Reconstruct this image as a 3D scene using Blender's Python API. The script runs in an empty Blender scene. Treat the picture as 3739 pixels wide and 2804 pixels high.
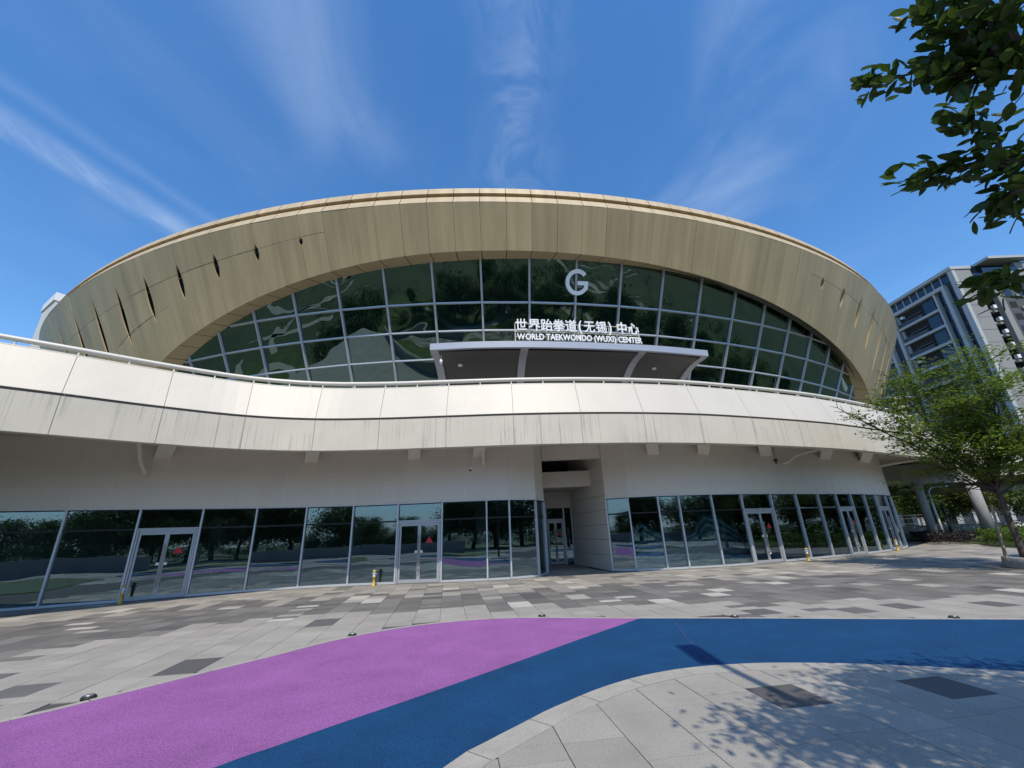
import bpy, math, random
import numpy as np
from mathutils import Vector, Matrix
random.seed(7); rng = np.random.default_rng(7)
R = math.radians
sc = bpy.context.scene
COL = sc.collection
# ------------------------------------------------------------------ camera
cam_d = bpy.data.cameras.new("camera"); cam = bpy.data.objects.new("camera", cam_d); COL.objects.link(cam)
EYE = 1.67; PITCH = R(19.66); ROLL = R(2.28)
dv = Vector((0, math.cos(PITCH), math.sin(PITCH)))
u0 = Vector((0, -math.sin(PITCH), math.cos(PITCH))); r0 = Vector((1, 0, 0))
rv = r0*math.cos(ROLL) - u0*math.sin(ROLL); uv = u0*math.cos(ROLL) + r0*math.sin(ROLL)
M = Matrix((rv, uv, -dv)).transposed().to_4x4(); M.translation = Vector((0, 0, EYE))
cam.matrix_world = M
cam_d.sensor_width = 36; cam_d.lens = 1520/3739*36; cam_d.clip_start = 0.05; cam_d.clip_end = 3000
sc.camera = cam
# ------------------------------------------------------------------ world, sun, exposure
SUN_EL, SUN_AZ = 56.0, 171.3
w = bpy.data.worlds.new("World"); sc.world = w; w.use_nodes = True
nt = w.node_tree; N = nt.nodes; L = nt.links; N.clear()
out = N.new("ShaderNodeOutputWorld"); bg = N.new("ShaderNodeBackground"); bg.inputs[1].default_value = 0.13
sky = N.new("ShaderNodeTexSky"); sky.sky_type = 'NISHITA'; sky.sun_disc = False
sky.sun_elevation = R(SUN_EL); sky.sun_rotation = R(SUN_AZ); sky.air_density = 1.15; sky.dust_density = 0.2; sky.ozone_density = 3.0
hs = N.new("ShaderNodeHueSaturation"); hs.inputs['Saturation'].default_value = 1.26; hs.inputs['Value'].default_value = 1.58; hs.inputs['Hue'].default_value = 0.503
L.new(sky.outputs[0], hs.inputs['Color'])
# cirrus streaks on a high flat layer (direction / height), all running along +Y
tc = N.new("ShaderNodeTexCoord"); sp = N.new("ShaderNodeSeparateXYZ"); L.new(tc.outputs['Generated'], sp.inputs[0])
def mth(op, a, b=None, c=None, clamp=False):
    n = N.new("ShaderNodeMath"); n.operation = op; n.use_clamp = clamp
    for i, v in enumerate((a, b, c)):
        if v is None: continue
        if isinstance(v, (int, float)): n.inputs[i].default_value = v
        else: L.new(v, n.inputs[i])
    return n.outputs[0]
zc = mth('MAXIMUM', sp.outputs[2], 0.02)
px = mth('DIVIDE', sp.outputs[0], zc); py = mth('DIVIDE', sp.outputs[1], zc)
def cvec(a, b, c=0.0):
    n = N.new("ShaderNodeCombineXYZ")
    for i, v in enumerate((a, b, c)):
        if isinstance(v, (int, float)): n.inputs[i].default_value = v
        else: L.new(v, n.inputs[i])
    return n.outputs[0]
def noise(vec, scale, detail=6, rough=0.55, dist=0.0):
    n = N.new("ShaderNodeTexNoise"); n.inputs['Scale'].default_value = scale; n.inputs['Detail'].default_value = detail
    n.inputs['Roughness'].default_value = rough; n.inputs['Distortion'].default_value = dist
    L.new(vec, n.inputs['Vector']); return n.outputs['Fac']
wob = noise(cvec(mth('MULTIPLY', px, 0.8), mth('MULTIPLY', py, 0.9)), 2.0, 4)
pxw = mth('ADD', px, mth('MULTIPLY', mth('SUBTRACT', wob, 0.5), 0.22))
fine = noise(cvec(mth('MULTIPLY', px, 7.0), mth('MULTIPLY', py, 3.6)), 1.0, 9, 0.62, 1.2)
soft = noise(cvec(mth('MULTIPLY', px, 2.6), mth('MULTIPLY', py, 1.4)), 1.0, 6, 0.55, 0.9)
def smooth(x, a, b):
    n = N.new("ShaderNodeMapRange"); n.interpolation_type = 'SMOOTHSTEP'; n.inputs[1].default_value = a; n.inputs[2].default_value = b
    L.new(x, n.inputs[0]); return n.outputs[0]
def band(xx, c, half, edge):
    d = mth('ABSOLUTE', mth('SUBTRACT', xx, c))
    return mth('SUBTRACT', 1.0, smooth(d, half-edge, half+edge))
cl = None
# contrail (drifts slightly in x along y)
cx = mth('ADD', px, mth('MULTIPLY', mth('SUBTRACT', py, 0.74), -0.33)); cx = mth('ADD', cx, mth('MULTIPLY', mth('SUBTRACT', fine, 0.5), 0.05))
con = mth('MULTIPLY', band(cx, -1.225, 0.052, 0.04), mth('MULTIPLY_ADD', smooth(fine, 0.30, 0.72), 0.40, 0.16))
con2 = mth('MULTIPLY', band(cx, -1.08, 0.02, 0.03), 0.13)
b1 = mth('MULTIPLY', band(pxw, -0.40, 0.11, 0.11), smooth(soft, 0.30, 0.62))
b1 = mth('MULTIPLY', mth('MULTIPLY', b1, 0.31), mth('SUBTRACT', 1.0, smooth(py, 0.75, 1.0)))
b2 = mth('MULTIPLY', band(pxw, 0.05, 0.07, 0.08), smooth(fine, 0.36, 0.66))
b2 = mth('MULTIPLY', mth('MULTIPLY', b2, 0.30), mth('SUBTRACT', 1.0, smooth(py, 0.95, 1.15)))
b3 = mth('MULTIPLY', band(pxw, 0.64, 0.16, 0.13), smooth(soft, 0.34, 0.64)); b3 = mth('MULTIPLY', b3, 0.34)
veil = mth('MULTIPLY', smooth(soft, 0.45, 0.8), 0.10)
tot = con
for b in (con2, b1, b2, b3, veil): tot = mth('ADD', tot, b)
tot = mth('MULTIPLY', tot, 0.55, clamp=True)
tot = mth('MULTIPLY', tot, smooth(sp.outputs[2], 0.03, 0.25))
mx = N.new("ShaderNodeMix"); mx.data_type = 'RGBA'; L.new(tot, mx.inputs[0]); mx.inputs[7].default_value = (5.8, 6.8, 8.2, 1)
hz = N.new("ShaderNodeMix"); hz.data_type = 'RGBA'; L.new(mth('MULTIPLY', mth('SUBTRACT', 1.0, smooth(sp.outputs[2], 0.0, 0.34)), 0.75), hz.inputs[0]); L.new(hs.outputs[0], hz.inputs[6]); hz.inputs[7].default_value = (1.9, 3.3, 5.4, 1)
L.new(hz.outputs[2], mx.inputs[6])
L.new(mx.outputs[2], bg.inputs[0]); L.new(bg.outputs[0], out.inputs[0])
sd = bpy.data.lights.new("sun", 'SUN'); sd.energy = 4.2; sd.angle = R(0.53); sd.color = (1.0, 0.90, 0.755)
so = bpy.data.objects.new("sun", sd); COL.objects.link(so)
sdir = Vector((math.sin(R(SUN_AZ))*math.cos(R(SUN_EL)), math.cos(R(SUN_AZ))*math.cos(R(SUN_EL)), math.sin(R(SUN_EL))))
so.rotation_euler = sdir.to_track_quat('Z', 'Y').to_euler(); so.location = (0, 0, 60)
sc.view_settings.view_transform = 'Standard'; sc.view_settings.look = 'None'; sc.view_settings.exposure = 0.0
sc.view_settings.gamma = 1.0; sc.view_settings.use_curve_mapping = False
sc.cycles.max_bounces = 6; sc.cycles.transparent_max_bounces = 12

def in_view(x, y, z, mg=0):
    q = Vector((x, y, z-EYE)); d = q.dot(dv)
    if d < 0.05: return False
    X = 3739/2 + 1520*q.dot(rv)/d; Y = 1402 - 1520*q.dot(uv)/d
    return -mg < X < 3739+mg and -mg < Y < 2804+mg
# ------------------------------------------------------------------ materials
def mat(name, col, rough=0.6, metal=0.0, spec=0.5, grain=0.0, gscale=60, bump=0.0, bscale=80, blotch=0.0, blscale=1.5, streak=0.0,
        col2=None, vcol=False, dirt=None, trans=0.0, polar=0.0, objrand=0.0):
    m = bpy.data.materials.new(name); m.use_nodes = True; t = m.node_tree; n = t.nodes; l = t.links
    p = n['Principled BSDF']; p.inputs['Roughness'].default_value = rough; p.inputs['Metallic'].default_value = metal
    p.inputs['Specular IOR Level'].default_value = spec
    g = n.new('ShaderNodeNewGeometry'); pos = g.outputs['Position']
    if vcol:
        a = n.new('ShaderNodeAttribute'); a.attribute_name = 'Col'; c = a.outputs['Color']
    else:
        rgb = n.new('ShaderNodeRGB'); rgb.outputs[0].default_value = (*col, 1); c = rgb.outputs[0]
    def nz(scale, det=5, sx=1, sy=1, sz=1, rg=0.6):
        mp = n.new('ShaderNodeMapping'); mp.inputs['Scale'].default_value = (sx, sy, sz); l.new(pos, mp.inputs[0])
        k = n.new('ShaderNodeTexNoise'); k.inputs['Scale'].default_value = scale; k.inputs['Detail'].default_value = det; k.inputs['Roughness'].default_value = rg
        l.new(mp.outputs[0], k.inputs['Vector']); return k.outputs['Fac']
    def mul(c, fac, lo, hi, a=0.3, b=0.7):
        mr = n.new('ShaderNodeMapRange'); mr.inputs[1].default_value = a; mr.inputs[2].default_value = b; mr.inputs[3].default_value = lo; mr.inputs[4].default_value = hi
        l.new(fac, mr.inputs[0]); vm = n.new('ShaderNodeVectorMath'); vm.operation = 'SCALE'; l.new(c, vm.inputs[0]); l.new(mr.outputs[0], vm.inputs[3]); return vm.outputs[0]
    if col2 is not None:
        k = nz(blscale, 6); mr = n.new('ShaderNodeMapRange'); mr.inputs[1].default_value = .4; mr.inputs[2].default_value = .62; l.new(k, mr.inputs[0])
        mm = n.new('ShaderNodeMix'); mm.data_type = 'RGBA'; l.new(mr.outputs[0], mm.inputs[0]); l.new(c, mm.inputs[6]); mm.inputs[7].default_value = (*col2, 1); c = mm.outputs[2]
    if blotch: c = mul(c, nz(blscale, 5), 1-blotch, 1+blotch)
    if streak:
        c = mul(c, nz(1.0, 4, 6, 6, .25, .7), 1-streak, 1+streak*.5)
        c = mul(c, nz(1.0, 2, 1.2, 1.2, .2), 1-streak*.6, 1+streak*.4)
    if dirt:
        k1 = nz(1.0, 5, 14, 14, .22, .75); k2 = nz(.55, 3)
        mr = n.new('ShaderNodeMapRange'); mr.inputs[1].default_value = .52; mr.inputs[2].default_value = .72; mr.inputs[4].default_value = dirt; l.new(k1, mr.inputs[0])
        mr2 = n.new('ShaderNodeMapRange'); mr2.inputs[1].default_value = .40; mr2.inputs[2].default_value = .56; l.new(k2, mr2.inputs[0])
        mu = n.new('ShaderNodeMath'); mu.operation = 'MULTIPLY'; l.new(mr.outputs[0], mu.inputs[0]); l.new(mr2.outputs[0], mu.inputs[1])
        mm = n.new('ShaderNodeMix'); mm.data_type = 'RGBA'; l.new(mu.outputs[0], mm.inputs[0]); l.new(c, mm.inputs[6]); mm.inputs[7].default_value = (.25, .225, .18, 1); c = mm.outputs[2]
    if objrand:
        oi = n.new('ShaderNodeObjectInfo'); c = mul(c, oi.outputs['Random'], 1-objrand, 1+objrand, 0, 1)
    if polar:   # weathering streaks running down the leaning shell (angle round the hall, height)
        sx_ = n.new('ShaderNodeSeparateXYZ'); l.new(pos, sx_.inputs[0])
        def mm_(op, a, b_):
            k = n.new('ShaderNodeMath'); k.operation = op
            for i_, q_ in enumerate((a, b_)):
                if isinstance(q_, (int, float)): k.inputs[i_].default_value = q_
                else: l.new(q_, k.inputs[i_])
            return k.outputs[0]
        th_ = mm_('ARCTAN2', mm_('ADD', sx_.outputs[0], 2.0), mm_('SUBTRACT', 72.0, sx_.outputs[1]))
        for sc_, zs_, am, ph in ((95., .13, 1.0, 0), (330., .09, .35, 7), (22., .10, .6, 3)):
            cv = n.new('ShaderNodeCombineXYZ'); l.new(mm_('MULTIPLY', th_, sc_), cv.inputs[0]); l.new(mm_('MULTIPLY', sx_.outputs[2], zs_), cv.inputs[1]); cv.inputs[2].default_value = ph
            k = n.new('ShaderNodeTexNoise'); k.inputs['Scale'].default_value = 1.0; k.inputs['Detail'].default_value = 3; l.new(cv.outputs[0], k.inputs['Vector'])
            c = mul(c, k.outputs['Fac'], 1-polar*am, 1+polar*am*.6, .3, .7)
    if grain: c = mul(c, nz(gscale, 3, rg=.8), 1-grain, 1+grain, .35, .65)
    l.new(c, p.inputs['Base Color'])
    if bump:
        b = n.new('ShaderNodeBump'); b.inputs['Strength'].default_value = bump; b.inputs['Distance'].default_value = .01
        l.new(nz(bscale, 4, rg=.7), b.inputs['Height']); l.new(b.outputs[0], p.inputs['Normal'])
    if trans:
        tr = n.new('ShaderNodeBsdfTranslucent'); l.new(c, tr.inputs[0]); ms = n.new('ShaderNodeMixShader'); ms.inputs[0].default_value = trans
        l.new(p.outputs[0], ms.inputs[1]); l.new(tr.outputs[0], ms.inputs[2]); l.new(ms.outputs[0], n['Material Output'].inputs[0])
    return m
def glassmat(name, see, tint, refl, rtint, wave=0.012, wscale=.5):
    m = bpy.data.materials.new(name); m.use_nodes = True; t = m.node_tree; n = t.nodes; l = t.links; n.remove(n['Principled BSDF'])
    gl = n.new('ShaderNodeBsdfGlossy'); gl.inputs['Roughness'].default_value = 0.0; gl.inputs['Color'].default_value = (*rtint, 1)
    if see: base = n.new('ShaderNodeBsdfTransparent')
    else: base = n.new('ShaderNodeBsdfDiffuse')
    base.inputs[0].default_value = (*tint, 1)
    fr = n.new('ShaderNodeFresnel'); fr.inputs['IOR'].default_value = 1.45
    mr = n.new('ShaderNodeMapRange'); mr.inputs[1].default_value = 0; mr.inputs[2].default_value = 1; mr.inputs[3].default_value = refl; mr.inputs[4].default_value = 1
    l.new(fr.outputs[0], mr.inputs[0])
    g = n.new('ShaderNodeNewGeometry'); k = n.new('ShaderNodeTexNoise'); k.inputs['Scale'].default_value = wscale; k.inputs['Detail'].default_value = 1
    l.new(g.outputs['Position'], k.inputs['Vector'])
    b = n.new('ShaderNodeBump'); b.inputs['Strength'].default_value = 1; b.inputs['Distance'].default_value = wave; l.new(k.outputs['Fac'], b.inputs['Height']); l.new(b.outputs[0], gl.inputs['Normal'])
    ms = n.new('ShaderNodeMixShader'); l.new(mr.outputs[0], ms.inputs[0]); l.new(base.outputs[0], ms.inputs[1]); l.new(gl.outputs[0], ms.inputs[2])
    l.new(ms.outputs[0], n['Material Output'].inputs[0]); return m
MT = dict(
 paver=mat('paver', (1,1,1), .75, vcol=True, grain=.26, gscale=75, bump=.4, bscale=120, blotch=.11, blscale=1.6),
 joint=mat('joint', (.07,.065,.06), .9),
 purple=mat('purple_rubber', (.285,.108,.305), .85, spec=.25, grain=.42, gscale=70, bump=1.0, bscale=110, blotch=.12, blscale=1.3),
 blue=mat('blue_rubber', (.004,.055,.150), .85, spec=.25, grain=.5, gscale=70, bump=1.0, bscale=110, blotch=.16, blscale=1.3),
 kerb=mat('kerb_stone', (.335,.32,.28), .8, grain=.12, gscale=60, blotch=.12, blscale=3, bump=.4, bscale=60),
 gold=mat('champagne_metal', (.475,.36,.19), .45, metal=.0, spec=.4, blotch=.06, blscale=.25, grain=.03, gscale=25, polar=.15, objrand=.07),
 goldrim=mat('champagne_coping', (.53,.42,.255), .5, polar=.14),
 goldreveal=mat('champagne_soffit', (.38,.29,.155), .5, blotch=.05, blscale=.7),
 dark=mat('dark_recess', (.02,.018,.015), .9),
 white=mat('white_panel', (.575,.53,.44), .5, blotch=.035, blscale=.8, grain=.02, gscale=30, dirt=.12),
 white2=mat('white_panel_weathered', (.585,.53,.42), .55, blotch=.06, blscale=.7, grain=.04, gscale=30, dirt=.95),
 whiterail=mat('white_rail_paint', (.66,.62,.53), .4),
 wall=mat('grey_white_wall', (.67,.63,.55), .6, blotch=.03, blscale=1.0, grain=.02, gscale=30),
 soffit=mat('soffit_paint', (.50,.465,.40), .7, blotch=.04, blscale=.7),
 mull=mat('silver_mullion', (.42,.44,.46), .4, metal=.3, grain=.03, gscale=12),
 frame=mat('silver_frame', (.56,.58,.60), .4, metal=.3),
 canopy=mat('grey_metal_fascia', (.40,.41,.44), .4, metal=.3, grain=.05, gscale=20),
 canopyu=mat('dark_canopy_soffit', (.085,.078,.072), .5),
 letter=mat('white_letter', (.82,.82,.80), .4),
 letterg=mat('silver_letter', (.86,.87,.88), .45),
 yframe=mat('cream_steel', (.66,.61,.46), .5),
 cglass=glassmat('curtain_glass', False, (.004,.010,.008), .20, (.60,.82,.74), .035, .4),
 sglass=glassmat('shop_glass', True, (.60,.70,.72), .18, (.64,.84,.94), .008, .5),
 slitglass=glassmat('slit_glass', False, (.05,.075,.085), .3, (.6,.7,.75), .01, 1),
 steel=mat('brushed_steel', (.45,.44,.42), .35, metal=.8),
 red=mat('red_vinyl', (.50,.012,.025), .5),
 black=mat('black_rubber', (.015,.015,.015), .6),
 yellow=mat('yellow_paint', (.62,.40,.04), .5, blotch=.2, blscale=9),
 silverp=mat('silver_paint', (.50,.52,.54), .4, metal=.4, blotch=.2, blscale=20),
 greyconc=mat('grey_concrete', (.30,.295,.28), .85, blotch=.12, blscale=.7, bump=.3, bscale=20),
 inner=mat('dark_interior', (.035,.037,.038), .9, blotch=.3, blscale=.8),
 room=mat('room_paint', (.22,.25,.245), .8, blotch=.35, blscale=.6),
 roomfloor=mat('room_floor', (.20,.21,.21), .6, blotch=.25, blscale=.6),
 bark=mat('bark', (.085,.066,.05), .9, blotch=.3, blscale=9, bump=.8, bscale=25),
 leaf=mat('fresh_leaf', (.145,.215,.028), .55, spec=.3, blotch=.40, blscale=1.6, trans=.42),
 leafdark=mat('glossy_dark_leaf', (.048,.092,.014), .42, spec=.45, blotch=.45, blscale=7, trans=.42),
 leafbg=mat('tree_leaf', (.06,.105,.022), .6, spec=.3, blotch=.45, blscale=.5, trans=.25),
 leafbg2=mat('tree_leaf_yellow', (.12,.14,.03), .6, spec=.3, blotch=.4, blscale=.5, trans=.25),
 hedge=mat('hedge_leaf', (.075,.13,.016), .6, spec=.3, blotch=.35, blscale=1.0, trans=.2),
 shadeleaf=mat('shaded_hedge_leaf', (.012,.009,.009), .6, blotch=.3, blscale=3),  # near-black leaf colour carries the shade under the terrace
 grass=mat('lawn', (.055,.085,.014), .9, blotch=.35, blscale=.4, grain=.2, gscale=30),
 soil=mat('red_mulch', (.10,.045,.035), .95, grain=.4, gscale=30),
 tframe=mat('tower_light_frame', (.42,.435,.43), .6, blotch=.06, blscale=.1),
 tside=mat('tower_stone', (.26,.26,.245), .7, blotch=.08, blscale=.1),
 tdark=mat('tower_dark_cladding', (.038,.045,.056), .5, blotch=.15, blscale=.1),
 tglass=glassmat('tower_glass', False, (.010,.016,.022), .05, (.6,.72,.85), .05, .1),
 tgrey=mat('tower_grey_cladding', (.075,.08,.088), .7, blotch=.12, blscale=.12),
 cream=mat('cream_render', (.66,.60,.46), .7),
 paveplain=mat('plain_paving', (.24,.23,.21), .9, blotch=.1, blscale=1),
 seam=mat('rubber_seam', (.075,.075,.16), .8),
 basestrip=mat('dark_base_strip', (.16,.15,.13), .8, blotch=.15, blscale=1),
 orange=mat('orange_sheet', (.75,.16,.03), .6),
 tarp1=mat('tarp_green', (.10,.30,.26), .8, blotch=.2, blscale=2), tarp2=mat('tarp_pale', (.72,.76,.76), .8, blotch=.2, blscale=2),
 plastic=mat('crumpled_plastic', (.62,.66,.78), .4, blotch=.3, blscale=4, bump=1, bscale=6),
 wood=mat('stake_wood', (.30,.22,.15), .8, blotch=.2, blscale=10),
 far=mat('far_ground', (.045,.06,.022), .9, blotch=.3, blscale=.05),
 concwhite=mat('white_far_render', (.62,.60,.56), .7, blotch=.05, blscale=.2),
)
# ------------------------------------------------------------------ mesh helpers
class B:
    def __init__(s): s.v = []; s.f = []; s.c = []
    def add(s, vs, fs, col=None):
        o = len(s.v); s.v += [tuple(map(float, a)) for a in vs]; s.f += [tuple(o+i for i in f) for f in fs]
        if col is not None: s.c += [col]*len(fs)
        return s
    def quad(s, a, b, c, d, col=None): return s.add([a, b, c, d], [(0,1,2,3)], col)
    def hexa(s, bot, top, col=None):
        n = len(bot); return s.add(list(bot)+list(top), [tuple(range(n))[::-1], tuple(range(n, 2*n))]+[(i, (i+1)%n, n+(i+1)%n, n+i) for i in range(n)], col)
    def box(s, c, size, u=(1,0,0), v=None, w=(0,0,1)):
        c = Vector(c); u = Vector(u).normalized(); w = Vector(w).normalized(); v = Vector(v).normalized() if v is not None else w.cross(u).normalized()
        a, b, d = size[0]/2, size[1]/2, size[2]/2
        P = [c+u*x*a+v*y*b for x, y in ((-1,-1),(1,-1),(1,1),(-1,1))]
        return s.hexa([p-w*d for p in P], [p+w*d for p in P])
    def bar(s, a, b, wd, dp, up=(0,0,1)):
        a = Vector(a); b = Vector(b); t = (b-a).normalized(); side = t.cross(Vector(up)); side.normalize(); n = side.cross(t)
        P = [side*x*wd/2+n*y*dp/2 for x, y in ((-1,-1),(1,-1),(1,1),(-1,1))]
        return s.hexa([a+p for p in P], [b+p for p in P])
    def grid(s, g, flip=False, col=None):
        nr = len(g); nc = len(g[0]); vs = [p for r in g for p in r]; fs = []
        for i in range(nr-1):
            for j in range(nc-1):
                q = (i*nc+j, i*nc+j+1, (i+1)*nc+j+1, (i+1)*nc+j); fs.append(q[::-1] if flip else q)
        return s.add(vs, fs, col)
    def tube(s, pts, rad, n=8, cap=True):
        pts = [Vector(p) for p in pts]; rad = rad if hasattr(rad, '__len__') else [rad]*len(pts); rings = []
        for i, p in enumerate(pts):
            t = (pts[min(i+1, len(pts)-1)]-pts[max(i-1, 0)]).normalized()
            a = t.orthogonal().normalized() if i == 0 else (a - t*a.dot(t)).normalized()
            b = t.cross(a); rings.append([p+(a*math.cos(2*math.pi*k/n)+b*math.sin(2*math.pi*k/n))*rad[i] for k in range(n)])
        o = len(s.v); s.v += [tuple(q) for r in rings for q in r]
        for i in range(len(pts)-1):
            for k in range(n): s.f.append((o+i*n+k, o+i*n+(k+1)%n, o+(i+1)*n+(k+1)%n, o+(i+1)*n+k))
        if cap: s.f.append(tuple(o+k for k in range(n))[::-1]); s.f.append(tuple(o+(len(pts)-1)*n+k for k in range(n)))
        return s
    def lathe(s, c, prof, n=16, axis=(0,0,1)):
        c = Vector(c); ax = Vector(axis).normalized(); return s.tube([c+ax*z for r, z in prof], [max(r, 1e-4) for r, z in prof], n) if False else s._lathe(c, ax, prof, n)
    def _lathe(s, c, ax, prof, n):
        a = ax.orthogonal().normalized(); b = ax.cross(a); o = len(s.v)
        for r, z in prof:
            for k in range(n):
                t = 2*math.pi*k/n; s.v.append(tuple(c+ax*z+(a*math.cos(t)+b*math.sin(t))*max(r, 1e-4)))
        m = len(prof)
        for i in range(m-1):
            for k in range(n): s.f.append((o+i*n+k, o+i*n+(k+1)%n, o+(i+1)*n+(k+1)%n, o+(i+1)*n+k))
        s.f.append(tuple(o+k for k in range(n))[::-1]); s.f.append(tuple(o+(m-1)*n+k for k in range(n))); return s
    def mesh(s, name, m, smooth=False):
        me = bpy.data.meshes.new(name); me.from_pydata(s.v, [], s.f); me.materials.append(m)
        if s.c:
            ca = me.attributes.new('Col', 'FLOAT_COLOR', 'FACE'); arr = np.ones((len(s.f), 4), 'f'); arr[:, :3] = np.array(s.c); ca.data.foreach_set('color', arr.ravel())
        if smooth: me.polygons.foreach_set('use_smooth', [True]*len(me.polygons))
        me.update(); return me
    def build(s, name, m, parent=None, smooth=False, **kw):
        return link(name, s.mesh(name, m, smooth), parent, **kw)
def link(name, me, parent=None, label=None, category=None, group=None, kind=None, loc=None):
    o = bpy.data.objects.new(name, me); COL.objects.link(o)
    if parent is not None: o.parent = parent
    if loc is not None: o.location = loc
    tag(o, label, category, group, kind); return o
def tag(o, label=None, category=None, group=None, kind=None):
    if label: o['label'] = label
    if category: o['category'] = category
    if group: o['group'] = group
    if kind: o['kind'] = kind
    return o
def thing(name, label, category, loc=(0,0,0), group=None, rz=0):
    o = bpy.data.objects.new(name, None); COL.objects.link(o); o.location = loc; o.rotation_euler = (0, 0, rz); o.empty_display_size = .3
    return tag(o, label, category, group)
def copy_tree(o, parent=None):
    c = o.copy(); COL.objects.link(c)
    if parent is not None: c.parent = parent
    for ch in list(o.children): copy_tree(ch, c)
    return c
def catmull(P, per=8):
    P = [np.array(p, float) for p in P]; Q = [2*P[0]-P[1]]+P+[2*P[-1]-P[-2]]; o = []
    for i in range(1, len(Q)-2):
        for k in range(per):
            t = k/per; o.append(.5*((2*Q[i])+(-Q[i-1]+Q[i+1])*t+(2*Q[i-1]-5*Q[i]+4*Q[i+1]-Q[i+2])*t*t+(-Q[i-1]+3*Q[i]-3*Q[i+1]+Q[i+2])*t**3))
    o.append(P[-1]); return np.array(o)
def polyarea_in(pt, poly):
    x, y = pt; c = False; j = len(poly)-1
    for i in range(len(poly)):
        if (poly[i][1] > y) != (poly[j][1] > y) and x < (poly[j][0]-poly[i][0])*(y-poly[i][1])/(poly[j][1]-poly[i][1])+poly[i][0]: c = not c
        j = i
    return c
def sheet(poly, z, name, m, parent=None, thick=.0, **kw):
    import bmesh
    bm = bmesh.new(); f = bm.faces.new([bm.verts.new((float(x), float(y), z)) for x, y in poly]); bm.normal_update()
    if f.normal.z < 0: bmesh.ops.reverse_faces(bm, faces=[f])
    if thick:
        r = bmesh.ops.extrude_face_region(bm, geom=[f]); vs = [g for g in r['geom'] if isinstance(g, bmesh.types.BMVert)]
        bmesh.ops.translate(bm, vec=(0, 0, -thick), verts=vs)
    bmesh.ops.triangulate(bm, faces=bm.faces[:]); bmesh.ops.recalc_face_normals(bm, faces=bm.faces[:])
    me = bpy.data.meshes.new(name); bm.to_mesh(me); bm.free(); me.materials.append(m); return link(name, me, parent, **kw)

# ================================================================== ARENA
CX, CY, ZT, LEAN = -2.0, 72.0, 22.9, .45
POLY = [-1.2748678948866259, 0.952305351212829, 1.305701429244986, 6.197812310064561, -2.3640170266100955, 49.62496019322344]
def rad(t):
    if t > .86: d = t-.86; return 52.9275+10.135*d+2*d*d+10*d**3 if d < .8 else 67.4
    if t < -.72: d = min(-.72-t, .62); return 54.555+13*d+7*d*d-15*d**3
    return float(np.polyval(POLY, t))
def S(t, h, off=0.0):
    rr = rad(t)-LEAN*h-off; return Vector((CX+rr*math.sin(t), CY-rr*math.cos(t), ZT-h))
def interp(x, T): return float(np.interp(x, [a for a, b in T], [b for a, b in T]))
ARCH = [(-.75,17),(-.72,14),(-.66,11),(-.60,8.9),(-.553,7.70),(-.480,6.50),(-.399,5.45),(-.329,4.66),(-.236,3.86),(-.152,3.35),(-.100,3.15),(-.053,3.03),(.045,2.95),(.147,3.01),(.257,3.22),(.365,3.62),(.485,4.32),(.613,5.35),(.737,6.55),(.861,8.02),(.936,9.21),(1.0,10.6),(1.06,12.5),(1.1,15),(1.12,17)]
INNER = [(-.73,17),(-.70,14),(-.64,11),(-.58,8.8),(-.533,7.65),(-.460,6.33),(-.351,4.83),(-.236,3.74),(-.141,3.29),(-.065,3.07),(.011,2.95),(.076,2.88),(.153,2.86),(.229,2.90),(.311,2.98),(.364,3.12),(.443,3.42),(.516,3.80),(.588,4.26),(.665,4.85),(.742,5.58),(.827,7.10),(.901,9.10),(.96,10.5),(1.02,12.3),(1.07,15),(1.09,17)]
def smooth_tab(T):
    xs = np.linspace(T[0][0], T[-1][0], 90); c = np.array([p for p in T]); ys = np.interp(xs, c[:,0], c[:,1])
    for _ in range(3): ys[1:-1] = (ys[:-2]+2*ys[1:-1]+ys[2:])/4
    return list(zip(xs, ys))
ARCH = smooth_tab(ARCH); INNER = smooth_tab(INNER)
arena = thing('arena_building', 'large oval sports hall with golden shell over an arched glass wall', 'sports hall', (0, 30, 0))
INV = Matrix.Translation((0, -30, 0))
def part(bd, name, m, parent=None, smooth=False, **kw):
    """mesh in world coordinates, parented to the arena (or to one of its parts)"""
    o = bd.build(name, m, parent or arena, smooth, **kw)
    if parent is None: o.matrix_parent_inverse = INV
    return o
# joint angles
J = {}
for k in range(-7, 18): J[k] = .0058+.0363*k
for k in range(-8, -36, -1): J[k] = J[-7]-.0352*(-7-k)
for k in range(18, 36): J[k] = J[17]+.035*(k-17)
SLIT = {-7:(1.40,1.85,.13), -9:(1.40,2.42,.17), -11:(1.41,3.05,.2), -13:(1.39,3.84,.22), -15:(1.42,4.80,.24), -17:(1.40,5.8,.25), -19:(1.4,6.9,.25), -21:(1.4,8.0,.25), -23:(1.4,9.0,.25), -25:(1.5,10.,.25), -27:(1.6,11,.25),
        17:(1.42,2.39,.14), 19:(1.46,3.18,.17), 21:(1.5,4.24,.19), 23:(1.55,5.51,.2), 25:(1.6,6.91,.2), 27:(1.65,8.3,.2), 29:(1.7,9.8,.2), 31:(1.8,11,.2)}
SEAM1 = [(-1.3,5.4),(-.722,3.0),(-.562,2.42),(-.49,2.18),(-.454,2.06),(-.379,1.85),(-.311,1.63),(-.22,1.27)]
SEAM2 = [(-1.3,14.5),(-.644,5.69),(-.585,4.78),(-.498,4.0)]
SEAMR = [(.59,1.51),(.629,1.62),(.694,1.81),(.795,2.22),(.899,2.67),(1.25,4.4)]
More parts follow.
